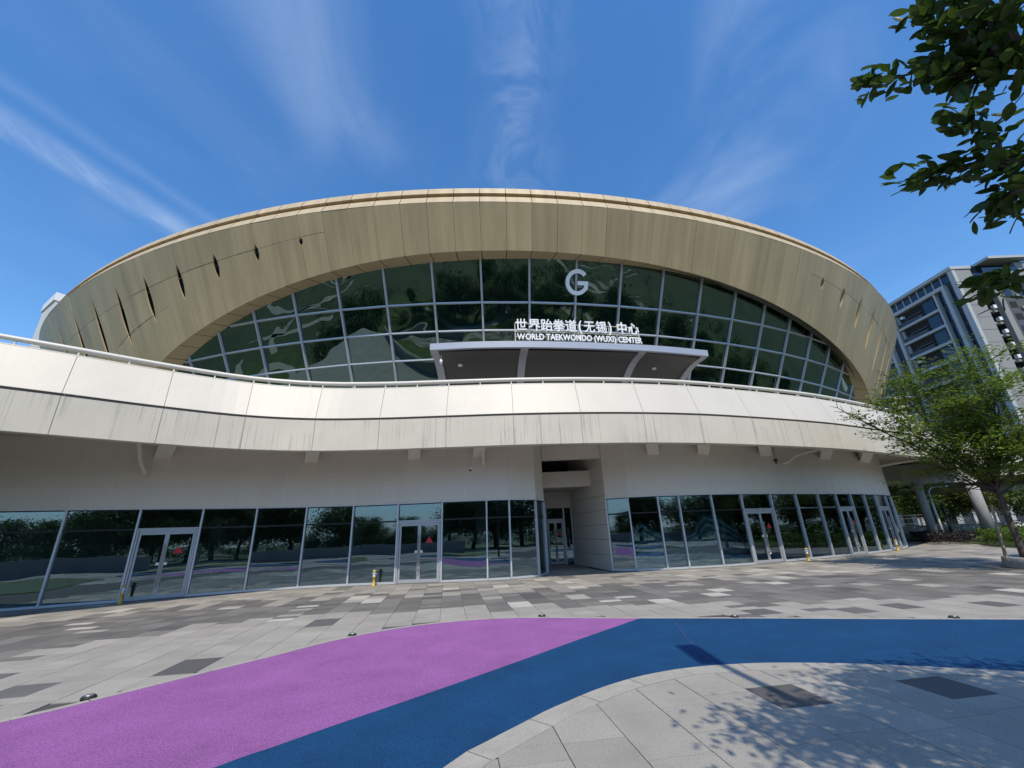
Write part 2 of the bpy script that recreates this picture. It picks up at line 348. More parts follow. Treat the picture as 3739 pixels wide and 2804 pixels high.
def shell_panel(k, lo, hi, hcap=17.0):
    """golden plate between joint k and k+1, h from lo(t) to hi(t); edges bow round the lens slits"""
    a, b = J[k]+.00018, J[k+1]-.00018; jit = random.uniform(-.012, .012); off0 = 0.0
    nt_, rows = 4, []
    h0 = [lo(a+(b-a)*j/nt_) for j in range(nt_+1)]; h1 = [min(hcap, hi(a+(b-a)*j/nt_)) for j in range(nt_+1)]
    nh = max(2, int((max(h1)-min(h0))/(.16 if k in SLIT or k+1 in SLIT else .6)))
    for i in range(nh+1):
        row = []
        for j in range(nt_+1):
            h = h0[j]+(h1[j]-h0[j])*i/nh; t = a+(b-a)*j/nt_; s = 0.0
            for kk, e, sg in ((k, 0, 1), (k+1, nt_, -1)):
                if kk in SLIT:
                    ha, hb, wd = SLIT[kk]; wd *= 1.12 if kk < 0 else 1.7
                    if ha < h < hb: s += sg*wd/rad(t)*math.sin(math.pi*(h-ha)/(hb-ha))**.8*(1-abs(j-e)/nt_)
            row.append((t+s, h))
        rows.append(row)
    bd = B()
    P = lambda t, h, o=0: S(t, h, off0+jit+o)
    bd.grid([[P(t, h) for t, h in r] for r in rows], flip=True)
    d = .5 if k > 10 and (k in SLIT or k+1 in SLIT) else .09
    def dep(kk, h):
        if kk in SLIT and SLIT[kk][0]-.12 < h < SLIT[kk][1]+.12: return .5 if kk > 10 else .10
        return .03
    for e, fl, kk in ((0, True, k), (nt_, False, k+1)):
        bd.grid([[P(*r[e]), P(*r[e], dep(kk, r[e][1]))] for r in rows], flip=not fl)
    r_ = rows[0]; bd.grid([[P(t, h) for t, h in r_], [P(t, h, .04) for t, h in r_]])
    part(bd, 'shell_panel', MT['gold'])
def archh(t):
    if t < ARCH[0][0] or t > ARCH[-1][0]: return 17.0
    return interp(t, ARCH)
K0, K1 = -33, 31
for k in range(K0, K1):
    m = (J[k]+J[k+1])/2; cuts = []
    if m < -.22: cuts.append(lambda t: interp(t, SEAM1))
    if m < -.498: cuts.append(lambda t: interp(t, SEAM2))
    if m > .59: cuts.append(lambda t: interp(t, SEAMR))
    bounds = [lambda t: 0.02]+cuts+[archh]; g = .012
    for i in range(len(bounds)-1):
        f0, f1 = bounds[i], bounds[i+1]
        lo = (lambda f: (lambda t: f(t)+g))(f0) if i else f0
        hi = (lambda f, F: (lambda t: min(f(t)-g, F(t))))(f1, archh) if i < len(bounds)-2 else archh
        if min(hi(J[k]+.001), hi(J[k+1]-.001)) - max(lo(J[k]+.001), lo(J[k+1]-.001)) > .15: shell_panel(k, lo, hi)
# backing skin behind the slits and joints
bk = B(); Ts = np.linspace(J[K0], J[K1], 140); Hs = 18
bk.grid([[S(t, .05+(archh(t)-.15)*i/Hs, .36 if t < .4 else .56) for t in Ts] for i in range(Hs+1)], flip=True)
part(bk, 'shell_backing', MT['slitglass'])
# rest of the drum round the back and roof
Tb = np.concatenate([np.linspace(J[K1], math.pi, 40), np.linspace(-math.pi, J[K0], 40)])
def Sb(t, h, off=0):
    rr = rad(t)-LEAN*h-off
    return Vector((CX+rr*math.sin(t), CY-rr*math.cos(t), ZT-h))
bb = B(); bb.grid([[Sb(t, h) for t in Tb] for h in (0, 6, 12, 17)], flip=True); part(bb, 'rear_shell', MT['gold'])
# rim: lit chamfer, dark groove, coping
prof = [(0.0, 0.0), (.0, -.03), (.30, -.70), (.66, -.72)]
seg = [J[k] for k in range(K0, K1+1)]
for k in range(K0, K1):
    a, b = J[k]+.0004, J[k+1]-.0004; ts = [a+(b-a)*i/3 for i in range(4)]
    bd = B(); bd.grid([[S(t, h, o-LEAN*h) for t in ts] for o, h in prof], flip=False); bd.grid([[S(a, h, o-LEAN*h) for o, h in prof], [S(a, h+.06, o+.08-LEAN*h) for o, h in prof]])
    part(bd, 'rim_trim', MT['goldrim'])
    bd = B(); bd.grid([[S(t, h, o-LEAN*h) for t in ts] for o, h in [(.9, -.99), (.28, -1.01), (.29, -1.06), (.52, -1.66), (1.7, -1.70)]], flip=False)
    part(bd, 'coping', MT['goldrim'])
ring = seg[:]
bd = B(); bd.grid([[S(t, h, o-LEAN*h) for t in ring] for o, h in [(.60, -.5), (.70, -1.2)]]); part(bd, 'rim_groove', MT['dark'])
allt = list(np.linspace(-math.pi, math.pi, 120))
rf = B(); rf.add([Sb(t, -1.66, 1.5) for t in allt[:-1]]+[(CX, CY, ZT+3)], [(i, (i+1)%119, 119) for i in range(119)]); part(rf, 'roof', MT['goldrim'])
# reveal of the arch (brown-gold soffit), one plate per panel joint
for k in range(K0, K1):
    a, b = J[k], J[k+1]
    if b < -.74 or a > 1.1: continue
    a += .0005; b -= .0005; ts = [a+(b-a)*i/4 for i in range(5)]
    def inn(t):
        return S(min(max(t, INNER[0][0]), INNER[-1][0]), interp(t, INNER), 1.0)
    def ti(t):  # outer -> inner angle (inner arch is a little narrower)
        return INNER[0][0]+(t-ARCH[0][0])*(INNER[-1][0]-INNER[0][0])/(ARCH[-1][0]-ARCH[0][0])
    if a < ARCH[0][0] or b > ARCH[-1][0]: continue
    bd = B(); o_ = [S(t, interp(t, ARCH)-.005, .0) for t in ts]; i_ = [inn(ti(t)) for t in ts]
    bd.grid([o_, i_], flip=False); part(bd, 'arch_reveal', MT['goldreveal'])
# curtain wall
TH = {m: .0025+.0726*m for m in range(-10, 0)}
TH.update({m: .0025+.0733*m if m < 6 else .0025+.0733*6+.0712*(m-6) for m in range(0, 16)})
ROWS = [5.74, 7.54, 9.34, 11.14, 12.94, 14.74]
def innh(t): return interp(t, INNER)
ms = sorted(TH)
def gpt(t, h, o=1.0): return S(t, h, o)
for a_, b_ in zip(ms[:-1], ms[1:]):
    a, b = TH[a_], TH[b_]
    if b < INNER[0][0] or a > INNER[-1][0]: continue
    a = max(a, INNER[0][0]); b = min(b, INNER[-1][0])
    prev = 0.0
    for row in ROWS:
        ts = [a+.001+(b-a-.002)*i/6 for i in range(7)]
        top = [max(innh(t), prev) for t in ts]
        if min(top) < row-.05:
            bd = B(); bd.grid([[gpt(t, min(h, row)) for t, h in zip(ts, top)], [gpt(t, row) for t in ts]], flip=True)
            part(bd, 'curtain_pane', MT['cglass'], smooth=True)
            if prev > 0 and min(top) < prev+.02:
                tt = [t for t in ts if innh(t) <= prev+.02]
                if len(tt) > 1:
                    bd = B(); bd.bar(gpt(tt[0], prev, .93), gpt(tt[-1], prev, .93), .16, .10, up=(0, 0, 1)); part(bd, 'transom', MT['mull'])
        prev = row
for m in ms:
    t = TH[m]
    if t < INNER[0][0]+.02 or t > INNER[-1][0]-.02: continue
    h0 = innh(t)-.02; p, q = gpt(t, h0, .9), gpt(t, 14.9, .9)
    side = Vector((math.cos(t), math.sin(t), 0)); bd = B(); n = (q-p).normalized().cross(side).normalized()
    bd.bar(p, q, .13, .16, up=n); part(bd, 'mullion', MT['mull'])
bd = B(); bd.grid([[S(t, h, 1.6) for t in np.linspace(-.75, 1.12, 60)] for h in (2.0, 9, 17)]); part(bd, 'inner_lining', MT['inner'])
# ------------------------------------------------------------------ terrace parapet
PJ = [(-19.5,2.0),(-18.2,4.2),(-16.3,6.7),(-14.4,9.0),(-12.47,10.78),(-10.83,12.27),(-9.07,13.55),(-7.05,14.30),(-4.84,14.56),(-2.43,14.62),(0.0,14.68),(2.49,14.88),(4.9,15.24),(7.25,15.78),(9.69,16.58),(12.17,17.5),(14.5,18.48),(16.9,19.7),(19.2,20.95),(21.76,22.45),(24.2,24.2),(26.5,26.0),(28.6,27.8),(30.7,29.7),(32.6,31.7),(34.3,33.6),(36.3,34.5),(38.6,34.6),(41.2,35.5),(44,37.3),(47,39.4),(50,41.6),(53,43.9),(56,46.2),(60,49.2)]
PC = catmull(PJ, 6); PT = np.gradient(PC, axis=0); PT /= np.linalg.norm(PT, axis=1)[:, None]; PN = np.c_[PT[:, 1], -PT[:, 0]]
def ppt(i, off, z): return Vector((PC[i][0]+PN[i][0]*off, PC[i][1]+PN[i][1]*off, z))
ZB, ZM, ZP = 4.60, 5.735, 7.05
for j in range(len(PJ)-1):
    ids = range(j*6, j*6+7)
    def edge(i, z, off):
        p = ppt(i, off, z)
        if i == ids[0]: p = p+Vector((*PT[i], 0))*.006
        if i == ids[-1]: p = p-Vector((*PT[i], 0))*.006
        return p
    bd = B(); prf = [(-.38, ZB+.03), (-.02, ZB), (0, ZB+.02), (0, ZM-.035), (-.06, ZM-.03)]
    bd.grid([[edge(i, z, o) for i in ids] for o, z in prf]); part(bd, 'lower_parapet_panel', MT['white2'])
    bd = B(); prf = [(-.06, ZM+.045), (.02, ZM+.04), (.015, ZM+.06), (-.44, ZP), (-.62, ZP+.01), (-.64, ZP-.2)]
    bd.grid([[edge(i, z, o) for i in ids] for o, z in prf]); part(bd, 'upper_parapet_panel', MT['white'])
n = len(PC)
bd = B(); bd.grid([[ppt(i, o, z) for i in range(n)] for o, z in [(-.09, ZB+.1), (-.09, ZM+.05), (-.58, ZP-.05), (-.7, ZP-.1), (-.7, 5.9)]]); part(bd, 'parapet_core', MT['greyconc'])
bd = B(); bd.grid([[ppt(i, o, z) for i in range(n)] for o, z in [(-.385, ZB+.03), (-.385, 5.36)]]); part(bd, 'parapet_return', MT['soffit'])
# handrail
hr = B(); hr.tube([ppt(i, -.53, ZP+.23) for i in range(0, n, 2)], .075, 12); hand = part(hr, 'handrail', MT['whiterail'], smooth=True)
for i in range(0, n, 3):
    bd = B(); bd.hexa([ppt(i, -.50, ZP+.0)+Vector((*PT[i], 0))*d for d in (-.02, .02)]+[ppt(i, -.56, ZP)+Vector((*PT[i], 0))*d for d in (.02, -.02)],
                      [ppt(i, -.50, ZP+.18)+Vector((*PT[i], 0))*d for d in (-.02, .02)]+[ppt(i, -.56, ZP+.18)+Vector((*PT[i], 0))*d for d in (.02, -.02)])
    o = bd.build('rail_post', MT['whiterail'], hand)
bd = B(); bd.tube([ppt(i, -.50, ZP+.035) for i in range(0, n, 2)], .022, 6); bd.build('lower_rail', MT['whiterail'], hand)
# deck slab
inner_edge = [(p[0], p[1]) for p in [ppt(i, -.40, 0) for i in range(n)]]
deck = inner_edge+[(58, 52), (50, 49), (44, 47), (38, 46.5), (26, 54), (10, 66), (-20, 64), (-40, 44), (-34, 14), (-26, 0)]
def deckslab():
    sheet(deck, 5.36, 'terrace_slab', MT['soffit'], arena).matrix_parent_inverse = INV
    sheet(deck, 5.92, 'terrace_floor', MT['greyconc'], arena).matrix_parent_inverse = INV
deckslab()
# ------------------------------------------------------------------ ground floor walls
SL = [(-19.6,12.5),(-18.3,12.95),(-16.7,13.55),(-14.93,14.25),(-13.15,15.05),(-11.56,15.90),(-10.0,16.62),(-8.32,17.12),(-6.55,17.36),(-4.75,17.36),(-2.97,17.26),(-1.21,17.27),(-.32,17.40),(.76,17.95),(1.16,18.95)]
SR = [(3.94,19.12),(4.82,18.74),(6.05,18.62),(7.0,18.78),(8.52,19.02),(10.08,19.5),(11.8,20.2),(13.45,20.95),(15.0,21.66),(16.25,22.15),(17.45,22.75),(18.75,23.5),(20.05,24.35),(21.5,25.4),(22.75,26.5),(23.7,27.9),(24.1,29.6),(23.8,30.1),(22.9,33.8),(21.5,36)]
GT = 2.92
doorsL = {4: 1, 9: 1}   # index of the left post of a door bay
doorsR = {5: 1, 9: 1, 12: 1}
post_me = None
def poly_n(P, i):
    a = np.array(P[max(i-1, 0)]); b = np.array(P[min(i+1, len(P)-1)]); t = (b-a)/np.linalg.norm(b-a); return t, np.array([t[1], -t[0]])
def doorset(a, b, sticker=True, lock=True):
    """double glazed door between plan points a and b"""
    a = np.array(a); b = np.array(b); Lw = np.linalg.norm(b-a); t = (b-a)/Lw; nn = np.array([t[1], -t[0]]); T = Vector((*t, 0)); Nn = Vector((*nn, 0)); base = Vector((*a, 0))+T*.035+Nn*.0
    W = Lw-.07; H = 2.24
    d = thing_part('door')
    fr = B(); fr.box(base+T*.035+Vector((0,0,H/2)), (.05,.12,H), T); fr.box(base+T*(W-.035)+Vector((0,0,H/2)), (.05,.12,H), T); fr.box(base+T*W/2+Vector((0,0,H-.035)), (W-.145,.12,.07), T)
    fr.build('door_frame', MT['mull'], d)
    tb = B(); tb.box(base+T*W/2+Vector((0,0,H+.03)), (W,.15,.05), T); tb.build('transom_bar', MT['mull'], d)
    lw = (W-.15)/2
    for s in (0, 1):
        c0 = base+T*(.074+s*(lw+.004)); z0 = .03; z1 = H-.075; lf = B(); fw = .062
        lf.box(c0+T*fw/2+Vector((0,0,(z0+z1)/2)), (fw,.05,z1-z0), T); lf.box(c0+T*(lw-fw/2)+Vector((0,0,(z0+z1)/2)), (fw,.05,z1-z0), T)
        lf.box(c0+T*lw/2+Vector((0,0,z0+.06)), (lw-2*fw,.05,.12), T); lf.box(c0+T*lw/2+Vector((0,0,z1-.045)), (lw-2*fw,.05,.09), T)
        lf.build('door_leaf', MT['mull'], d)
        gp = B(); gp.box(c0+T*lw/2+Vector((0,0,(z0+z1)/2+.01)), (lw-2*fw,.012,z1-z0-.2), T); gp.build('pane', MT['sglass'], d)
        hx = c0+T*(lw-.03 if s == 0 else .03)+Nn*.085
        hd = B(); hd.tube([hx+Vector((0,0,.45)), hx+Vector((0,0,1.75))], .016, 8); hd.tube([hx+Vector((0,0,.55)), hx-Nn*.07+Vector((0,0,.55))], .01, 6); hd.tube([hx+Vector((0,0,1.65)), hx-Nn*.07+Vector((0,0,1.65))], .01, 6)
        hd.build('handle', MT['steel'], d)
        lk = B(); lk.box(c0+T*(lw-fw-.045 if s == 0 else fw+.045)+Nn*.03+Vector((0,0,1.12)), (.085,.03,.09), T); lk.build('lock_plate', MT['letter'], d)
    if sticker:
        c = base+T*(.08+lw*1.5)+Nn*.016+Vector((0,0,1.55)); q = .145
        st = B(); st.add([c-T*q-Vector((0,0,q*.8)), c+T*q-Vector((0,0,q*.8)), c+Vector((0,0,q*.9))], [(0,1,2)]); st.build('warning_triangle', MT['red'], d)
    if lock:
        cc = base+T*(.074+lw)+Nn*.1+Vector((0,0,.5)); ch = B(); ch.tube([cc+T*.06*math.cos(a)+Vector((0,0,.09*math.sin(a)-.03)) for a in np.linspace(0, 6.28, 10)], .013, 6); ch.build('padlock_chain', MT['steel'], d)
    return d
def thing_part(name):
    o = bpy.data.objects.new(name, None); COL.objects.link(o); o.parent = arena; o.matrix_parent_inverse = INV; return o
def storefront(P, doors, rows=4):
    for i in range(len(P)):
        t, nn = poly_n(P, i); p = np.array(P[i]); bd = B(); bd.box((p[0], p[1], GT/2), (.055, .13, GT), (*t, 0)); part(bd, 'window_post', MT['frame'])
    for i in range(len(P)-1):
        a, b = np.array(P[i]), np.array(P[i+1]); Lw = np.linalg.norm(b-a); t = (b-a)/Lw; nn = np.array([t[1], -t[0]]); T = Vector((*t, 0)); Nn = Vector((*nn, 0)); mid = Vector((*((a+b)/2), 0))
        isd = i in doors; z0 = 2.30 if isd else .09; w_ = Lw-.07
        if isd: doorset(a, b)
        else:
            bd = B(); bd.box(mid+Vector((0,0,.045)), (w_, .12, .085), T); part(bd, 'window_sill', MT['frame'])
            bd = B(); bd.box(mid-Nn*.02+Vector((0,0,(z0+2.24)/2)), (w_, .012, 2.24-z0), T); part(bd, 'window_pane', MT['sglass'])
            bd = B(); bd.box(mid-Nn*.015+Vector((0,0,2.265)), (w_, .03, .045), T); part(bd, 'transom_joint', MT['black'])
        bd = B(); zt = 2.30; bd.box(mid-Nn*.02+Vector((0,0,(zt+GT-.03)/2)), (w_, .012, GT-.03-zt), T); part(bd, 'top_pane', MT['sglass'])
        bd = B(); bd.box(mid+Vector((0,0,GT-.012)), (Lw, .10, .03), T); part(bd, 'head_gap', MT['black'])
        # wall cladding above, two panels per bay and four courses
        hz = [GT+.02, 3.60, 4.20, 4.80, 5.36]; nh = 2 if Lw > 1.3 else 1
        for r in range(4):
            for s in range(nh):
                c = a+(b-a)*(s+.5)/nh; bd = B(); bd.box((c[0]+nn[0]*.02, c[1]+nn[1]*.02, (hz[r]+hz[r+1])/2), (Lw/nh-.011, .030, hz[r+1]-hz[r]-.011), T)
                part(bd, 'wall_panel', MT['wall'])
        bd = B(); bd.box((*( (a+b)/2 + nn*.009), (GT+5.36)/2), (Lw, .04, 5.36-GT), T); part(bd, 'panel_backing', MT['letter'])
storefront(SL, doorsL); storefront(SR, doorsR)
# thresholds / dark skirting on the ground along the glass
for P in (SL, SR):
    bd = B(); g = [[], [], []]
    for i in range(len(P)):
        t, nn = poly_n(P, i); p = np.array(P[i]); g[0].append((*(p+nn*.16), .0)); g[1].append((*(p+nn*.16), .02)); g[2].append((*(p-nn*.1), .02))
    bd.grid(g); part(bd, 'base_strip', MT['basestrip'])
# interior: floor, back walls, columns, tarps
intr = B(); intr.quad((-22,13,.01),(26,13,.01),(26,40,.01),(-22,40,.01)); 
sheet([(p[0], p[1]) for p in SL]+[(1.0,23.6),(1.0,27),(-22,26),(-22,14)], .012, 'interior_floor', MT['roomfloor'], arena).matrix_parent_inverse = INV
sheet([(p[0], p[1]) for p in SR[:17]]+[(20,38),(3.2,30),(3.2,23.6)], .012, 'interior_floor', MT['roomfloor'], arena).matrix_parent_inverse = INV
for a, b in (((-24,19),(-9,23)), ((-9,23),(1,24.5)), ((3.2,26),(12,27)), ((12,27),(21,33))):
    bd = B(); bd.bar((a[0],a[1],2.6),(b[0],b[1],2.6), .1, 5.2); part(bd, 'interior_wall', MT['room'])
sheet([(p[0], p[1]) for p in SL]+[(1.0,27),(-22,26),(-22,14)], 3.25, 'interior_ceiling', MT['room'], arena).matrix_parent_inverse = INV
sheet([(p[0], p[1]) for p in SR[:17]]+[(20,38),(3.2,30)], 3.25, 'interior_ceiling', MT['room'], arena).matrix_parent_inverse = INV
for p in ((-12.4,18.2),(-7.2,19.6),(-1.6,19.4),(9,21.6),(15.5,24.6)):
    bd = B(); bd.lathe((p[0],p[1],0), [(.3,0),(.3,3.25)], 18); part(bd, 'interior_column', MT['tside'], smooth=False)
# passage between the two shopfronts
bd = B(); bd.quad((1.16,18.98,0),(1.16,18.98,5.36),(1.42,23.8,5.36),(1.42,23.8,0)); part(bd, 'passage_wall', MT['wall'])
zs = [0.0,.62,1.24,1.86,2.48,3.10,3.72,4.5,5.36]
for i in range(8):
    bd = B(); a = Vector((3.93,19.14,0)); b = Vector((2.97,23.68,0)); T = (b-a).normalized(); bd.bar(a+Vector((0,0,(zs[i]+zs[i+1])/2)), b+Vector((0,0,(zs[i]+zs[i+1])/2)), .05, zs[i+1]-zs[i]-.014); part(bd, 'passage_panel', MT['wall'])
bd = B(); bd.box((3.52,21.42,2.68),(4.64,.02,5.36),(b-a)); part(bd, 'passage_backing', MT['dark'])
bd = B(); bd.box((2.7,19.35,5.06),(2.95,.35,.6)); part(bd, 'upper_beam', MT['wall'])
bd = B(); bd.box((2.55,20.75,4.02),(2.5,.3,.74)); part(bd, 'lower_beam', MT['wall'])
bd = B(); bd.box((2.45,22.35,3.74),(2.7,2.9,.1)); part(bd, 'passage_ceiling', MT['soffit'])
bd = B(); bd.box((2.4,23.86,3.28),(2.6,.1,.86)); part(bd, 'passage_end_wall', MT['wall'])
bd = B(); bd.box((2.5,26.5,4.6),(6,.1,1.6)); part(bd, 'shade_sheet', MT['dark'])  # near-black sheet paints the darkness of the void between the beams
bd = B(); bd.box((2.2,24.35,1.5),(3.0,.06,3.0)); part(bd, 'shade_sheet', MT['dark'])  # near-black sheet added behind the end door so its glass stays dark
for x in (1.45,1.56,2.52,2.94):
    bd = B(); bd.box((x,23.8,1.42),(.07,.12,2.84)); part(bd, 'window_post', MT['frame'])
doorset((1.52,23.8),(2.54,23.8), lock=False)
for x0, x1, z0, z1 in ((1.56,2.50,2.32,2.83),(2.56,2.90,.05,2.83)):
    bd = B(); bd.box(((x0+x1)/2,23.83,(z0+z1)/2),(x1-x0,.012,z1-z0)); part(bd, 'window_pane', MT['sglass'])
# soffit beams
def nearest(P, q): return min(range(len(P)), key=lambda i: (P[i][0]-q[0])**2+(P[i][1]-q[1])**2)
for wx, wy in ((-13.0,15.2),(-8.4,17.1),(-4.2,17.35),(-1.5,17.27),(6.2,18.7),(8.6,19.1),(12.2,20.4),(16.3,22.2),(20.2,24.5)):
    i = nearest(PC, (wx*.86, wy*.86)); e = ppt(i, -.42, 0); a = Vector((wx, wy, 5.05)); b = Vector((e.x, e.y, 5.16)); d = (b-a).normalized(); s = Vector((-d.y, d.x, 0))*.24
    bd = B(); bd.hexa([a-s-Vector((0,0,.36)), a+s-Vector((0,0,.36)), b+s-Vector((0,0,.14)), b-s-Vector((0,0,.14))], [a-s+Vector((0,0,.3)), a+s+Vector((0,0,.3)), b+s+Vector((0,0,.19)), b-s+Vector((0,0,.19))]); part(bd, 'soffit_beam', MT['wall'])
# drain pipes under the soffit
for pts in ([(-12.0,12.8,5.0),(-12.6,13.7,4.9),(-13.0,14.3,4.55),(-13.15,14.85,4.1)], [(-1.0,15.1,5.1),(-1.25,16.2,4.95),(-1.28,16.9,4.6),(-1.3,17.15,4.35)], [(15.6,19.4,5.0),(13.8,20.2,4.75),(13.3,20.5,4.45),(13.0,20.6,4.35)], [(25,25.4,5.0),(22.2,26.0,4.65),(21.4,26.0,4.35),(21.0,25.8,4.25)]):
    bd = B(); bd.tube(catmull(pts, 4), .07, 10); part(bd, 'drain_pipe', MT['whiterail'], smooth=True)
# right-hand undercroft: columns and beams
for x, y in ((28.9,30.6),(29.3,27.2)): pass
for x, y, r in ((28.5,30.7,.26),(29.9,28.4,.31)):
    bd = B(); bd.lathe((x,y,0), [(r,0),(r,4.0)], 24); part(bd, 'round_column', MT['greyconc'], smooth=True)
for a, b in (((20,33,4.55),(33,30.2,4.55)), ((22,46,4.5),(52,44,4.5)), ((28.6,31,4.5),(42,45,4.5))):
    bd = B(); bd.bar(a, b, .7, 1.4); part(bd, 'undercroft_beam', MT['greyconc'])
# ------------------------------------------------------------------ entrance canopy
CF = [(-4.30,20.22),(-1.46,20.19),(2.03,20.50),(6.46,21.25),(9.06,21.85),(11.60,22.62)]
CC = catmull(CF, 6); CT = np.gradient(CC, axis=0); CT /= np.linalg.norm(CT, axis=1)[:, None]; CNn = np.c_[CT[:, 1], -CT[:, 0]]
def cpt(i, back, z): return Vector((CC[i][0]-CNn[i][0]*back, CC[i][1]-CNn[i][1]*back, z))
can = thing_part('entrance_canopy')
nC = len(CC)
for j in range(len(CF)-1):
    for hlf in (0, 1):
        ids = range(j*6+hlf*3, j*6+hlf*3+4); bd = B()
        bd.grid([[cpt(i, bk_, z) for i in ids] for bk_, z in ((.12, 10.98), (.0, 11.01), (.0, 11.37), (.05, 11.40), (.5, 11.41))]); bd.build('fascia_panel', MT['canopy'], can)
bd = B(); bd.grid([[cpt(i, bk_, 11.40) for i in range(nC)] for bk_ in (.4, 8.2)]); bd.build('canopy_top', MT['canopy'], can)
phi = np.linspace(0, math.pi/2, 14)
def cove(i, extra=0.0): return [cpt(i, .12+extra, 10.98)]+[cpt(i, .35+extra+3.9*math.sin(p), 10.93-5.0*(1-math.cos(p))) for p in phi]
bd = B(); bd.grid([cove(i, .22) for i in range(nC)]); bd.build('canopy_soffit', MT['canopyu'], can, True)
for i, sgn in ((0, 1), (10, 1), (20, 1), (nC-1, -1)):
    c = cove(i); ty = Vector((*CT[i], 0))*(.42 if i not in (0, nC-1) else .42*sgn); bd = B(); off = Vector((CNn[i][0], CNn[i][1], 0))
    if i in (0, nC-1): A0, A1 = Vector((0,0,0)), ty
    else: A0, A1 = -ty/2, ty/2
    bd.grid([[p+A0, p+A1] for p in c]); bk2 = [p-off*.30-Vector((0,0,.0)) for p in c]
    bd.grid([[p+A0 for p in c], [p+A0 for p in bk2]]); bd.grid([[p+A1 for p in c], [p+A1 for p in bk2]]); bd.build('canopy_bracket', MT['canopy'], can, False)
for i, z in ((0, 0), (nC-1, 0)):
    bd = B(); bd.add([cpt(i, 0, 11.38), cpt(i, .1, 10.98), cpt(i, 7.5, 10.98), cpt(i, 7.5, 11.38)], [(0,1,2,3)]); bd.build('canopy_end', MT['canopy'], can)
for i, bkd, zz in ((3, 1.6, 10.72), (24, 1.7, 10.70)):
    p = cpt(i, bkd, zz); bd = B(); bd.lathe(p-Vector((0,0,.06)), [(.13,0),(.13,.08)], 14); bd.build('downlight', MT['letter'], can)
# ------------------------------------------------------------------ ground
gnd = B(); gnd.quad((-900,-600,-.06),(900,-600,-.06),(900,1500,-.06),(-900,1500,-.06)); gnd.build('ground', MT['far'], kind='structure')
pave = sheet([(-26,-14),(34,-14),(34,26),(29.5,34),(27,36),(20,38),(-30,30)], -.012, 'pavement', MT['joint'], kind='structure')
PUR_TOP = [(-9.2,1.2),(-7.2,2.9),(-5.95,4.5),(-5.5,5.2),(-5.26,5.47),(-5.02,5.82),(-4.76,6.2),(-4.46,6.66),(-4.1,7.18),(-3.88,7.48),(-3.55,8.03),(-3.12,8.58),(-2.6,9.06),(-1.98,9.43),(-1.27,9.68),(-.6,9.78),(0,9.76),(.54,9.66),(.98,9.55)]
BL_TOP = [(2.3,9.24),(3.51,8.99),(4.98,8.67),(6.2,8.38),(8.31,7.91),(11.5,7.2),(15,6.3)]
SEAM = [(-6.2,-.2),(-3.6,2.6),(-2.52,4.07),(-2.19,4.43),(-1.82,4.83),(-1.35,5.31),(-.77,5.92),(-.03,6.72),(.37,7.16),(.99,7.84),(2.3,9.24)]
BL_BOT = [(-3.6,-1.2),(-1.9,1.8),(-.63,3.97),(-.36,4.33),(-.04,4.68),(.23,4.98),(.40,5.13),(.78,5.47),(1.27,5.80),(1.79,6.03),(2.3,6.15),(2.93,6.18),(3.43,6.13),(4.0,6.02),(4.48,5.88),(4.92,5.74),(5.59,5.50),(7.5,4.7),(10.5,3.2),(14,1.5)]
top_s = catmull(PUR_TOP+BL_TOP, 4); k_div = (len(PUR_TOP))*4
seam_s = catmull(SEAM, 4); bot_s = catmull(BL_BOT, 4)
purple_poly = list(catmull(PUR_TOP+[BL_TOP[0]], 4))+list(seam_s[::-1])[1:]
blue_poly = list(seam_s)+list(catmull(BL_TOP, 4))[1:]+list(bot_s[::-1])
sheet(purple_poly, .003, 'purple_path', MT['purple'], kind='structure'); sheet(blue_poly, .003, 'blue_path', MT['blue'], kind='structure')
path_poly = list(top_s)+list(bot_s[::-1])
kerb = thing('kerb', 'pale stone kerb ribbon following both edges of the purple and blue path', 'kerb')
def kerbs(curve, w0, w1, ln, z, side):
    c = np.array(curve); seg = np.linalg.norm(np.diff(c, axis=0), axis=1); s = np.r_[0, np.cumsum(seg)]; L_ = s[-1]; m = int(L_/ln)
    f = lambda q: np.array([np.interp(q, s, c[:, 0]), np.interp(q, s, c[:, 1])])
    for i in range(m):
        q0, q1 = i*ln+.004, (i+1)*ln-.004; qs = np.linspace(q0, q1, 5); A, Bq = [], []
        for q in qs:
            t = f(q+.02)-f(q-.02); t /= np.linalg.norm(t); nn = np.array([-t[1], t[0]])*side; p = f(q); A.append(p+nn*w0); Bq.append(p+nn*w1)
        zz = z+random.uniform(-.0008, .0008); bd = B(); g = [[(*p, 0.0) for p in A], [(*p, zz) for p in A], [(*p, zz) for p in Bq], [(*p, 0.0) for p in Bq]]
        bd.grid(g); bd.build('kerb_stone', MT['kerb'], kerb)
kerbs(top_s, -.005, .09, .62, .007, 1); kerbs(bot_s, -.005, .26, .78, .006, -1)
bd = B(); bd.grid([[(2.90,9.12,.0055),(2.60,7.6,.0055),(2.42,6.2,.0055)],[(2.908,9.12,.0055),(2.608,7.6,.0055),(2.428,6.2,.0055)]], flip=True); bd.build('rubber_seam', MT['seam'], bpy.data.objects['blue_path'])
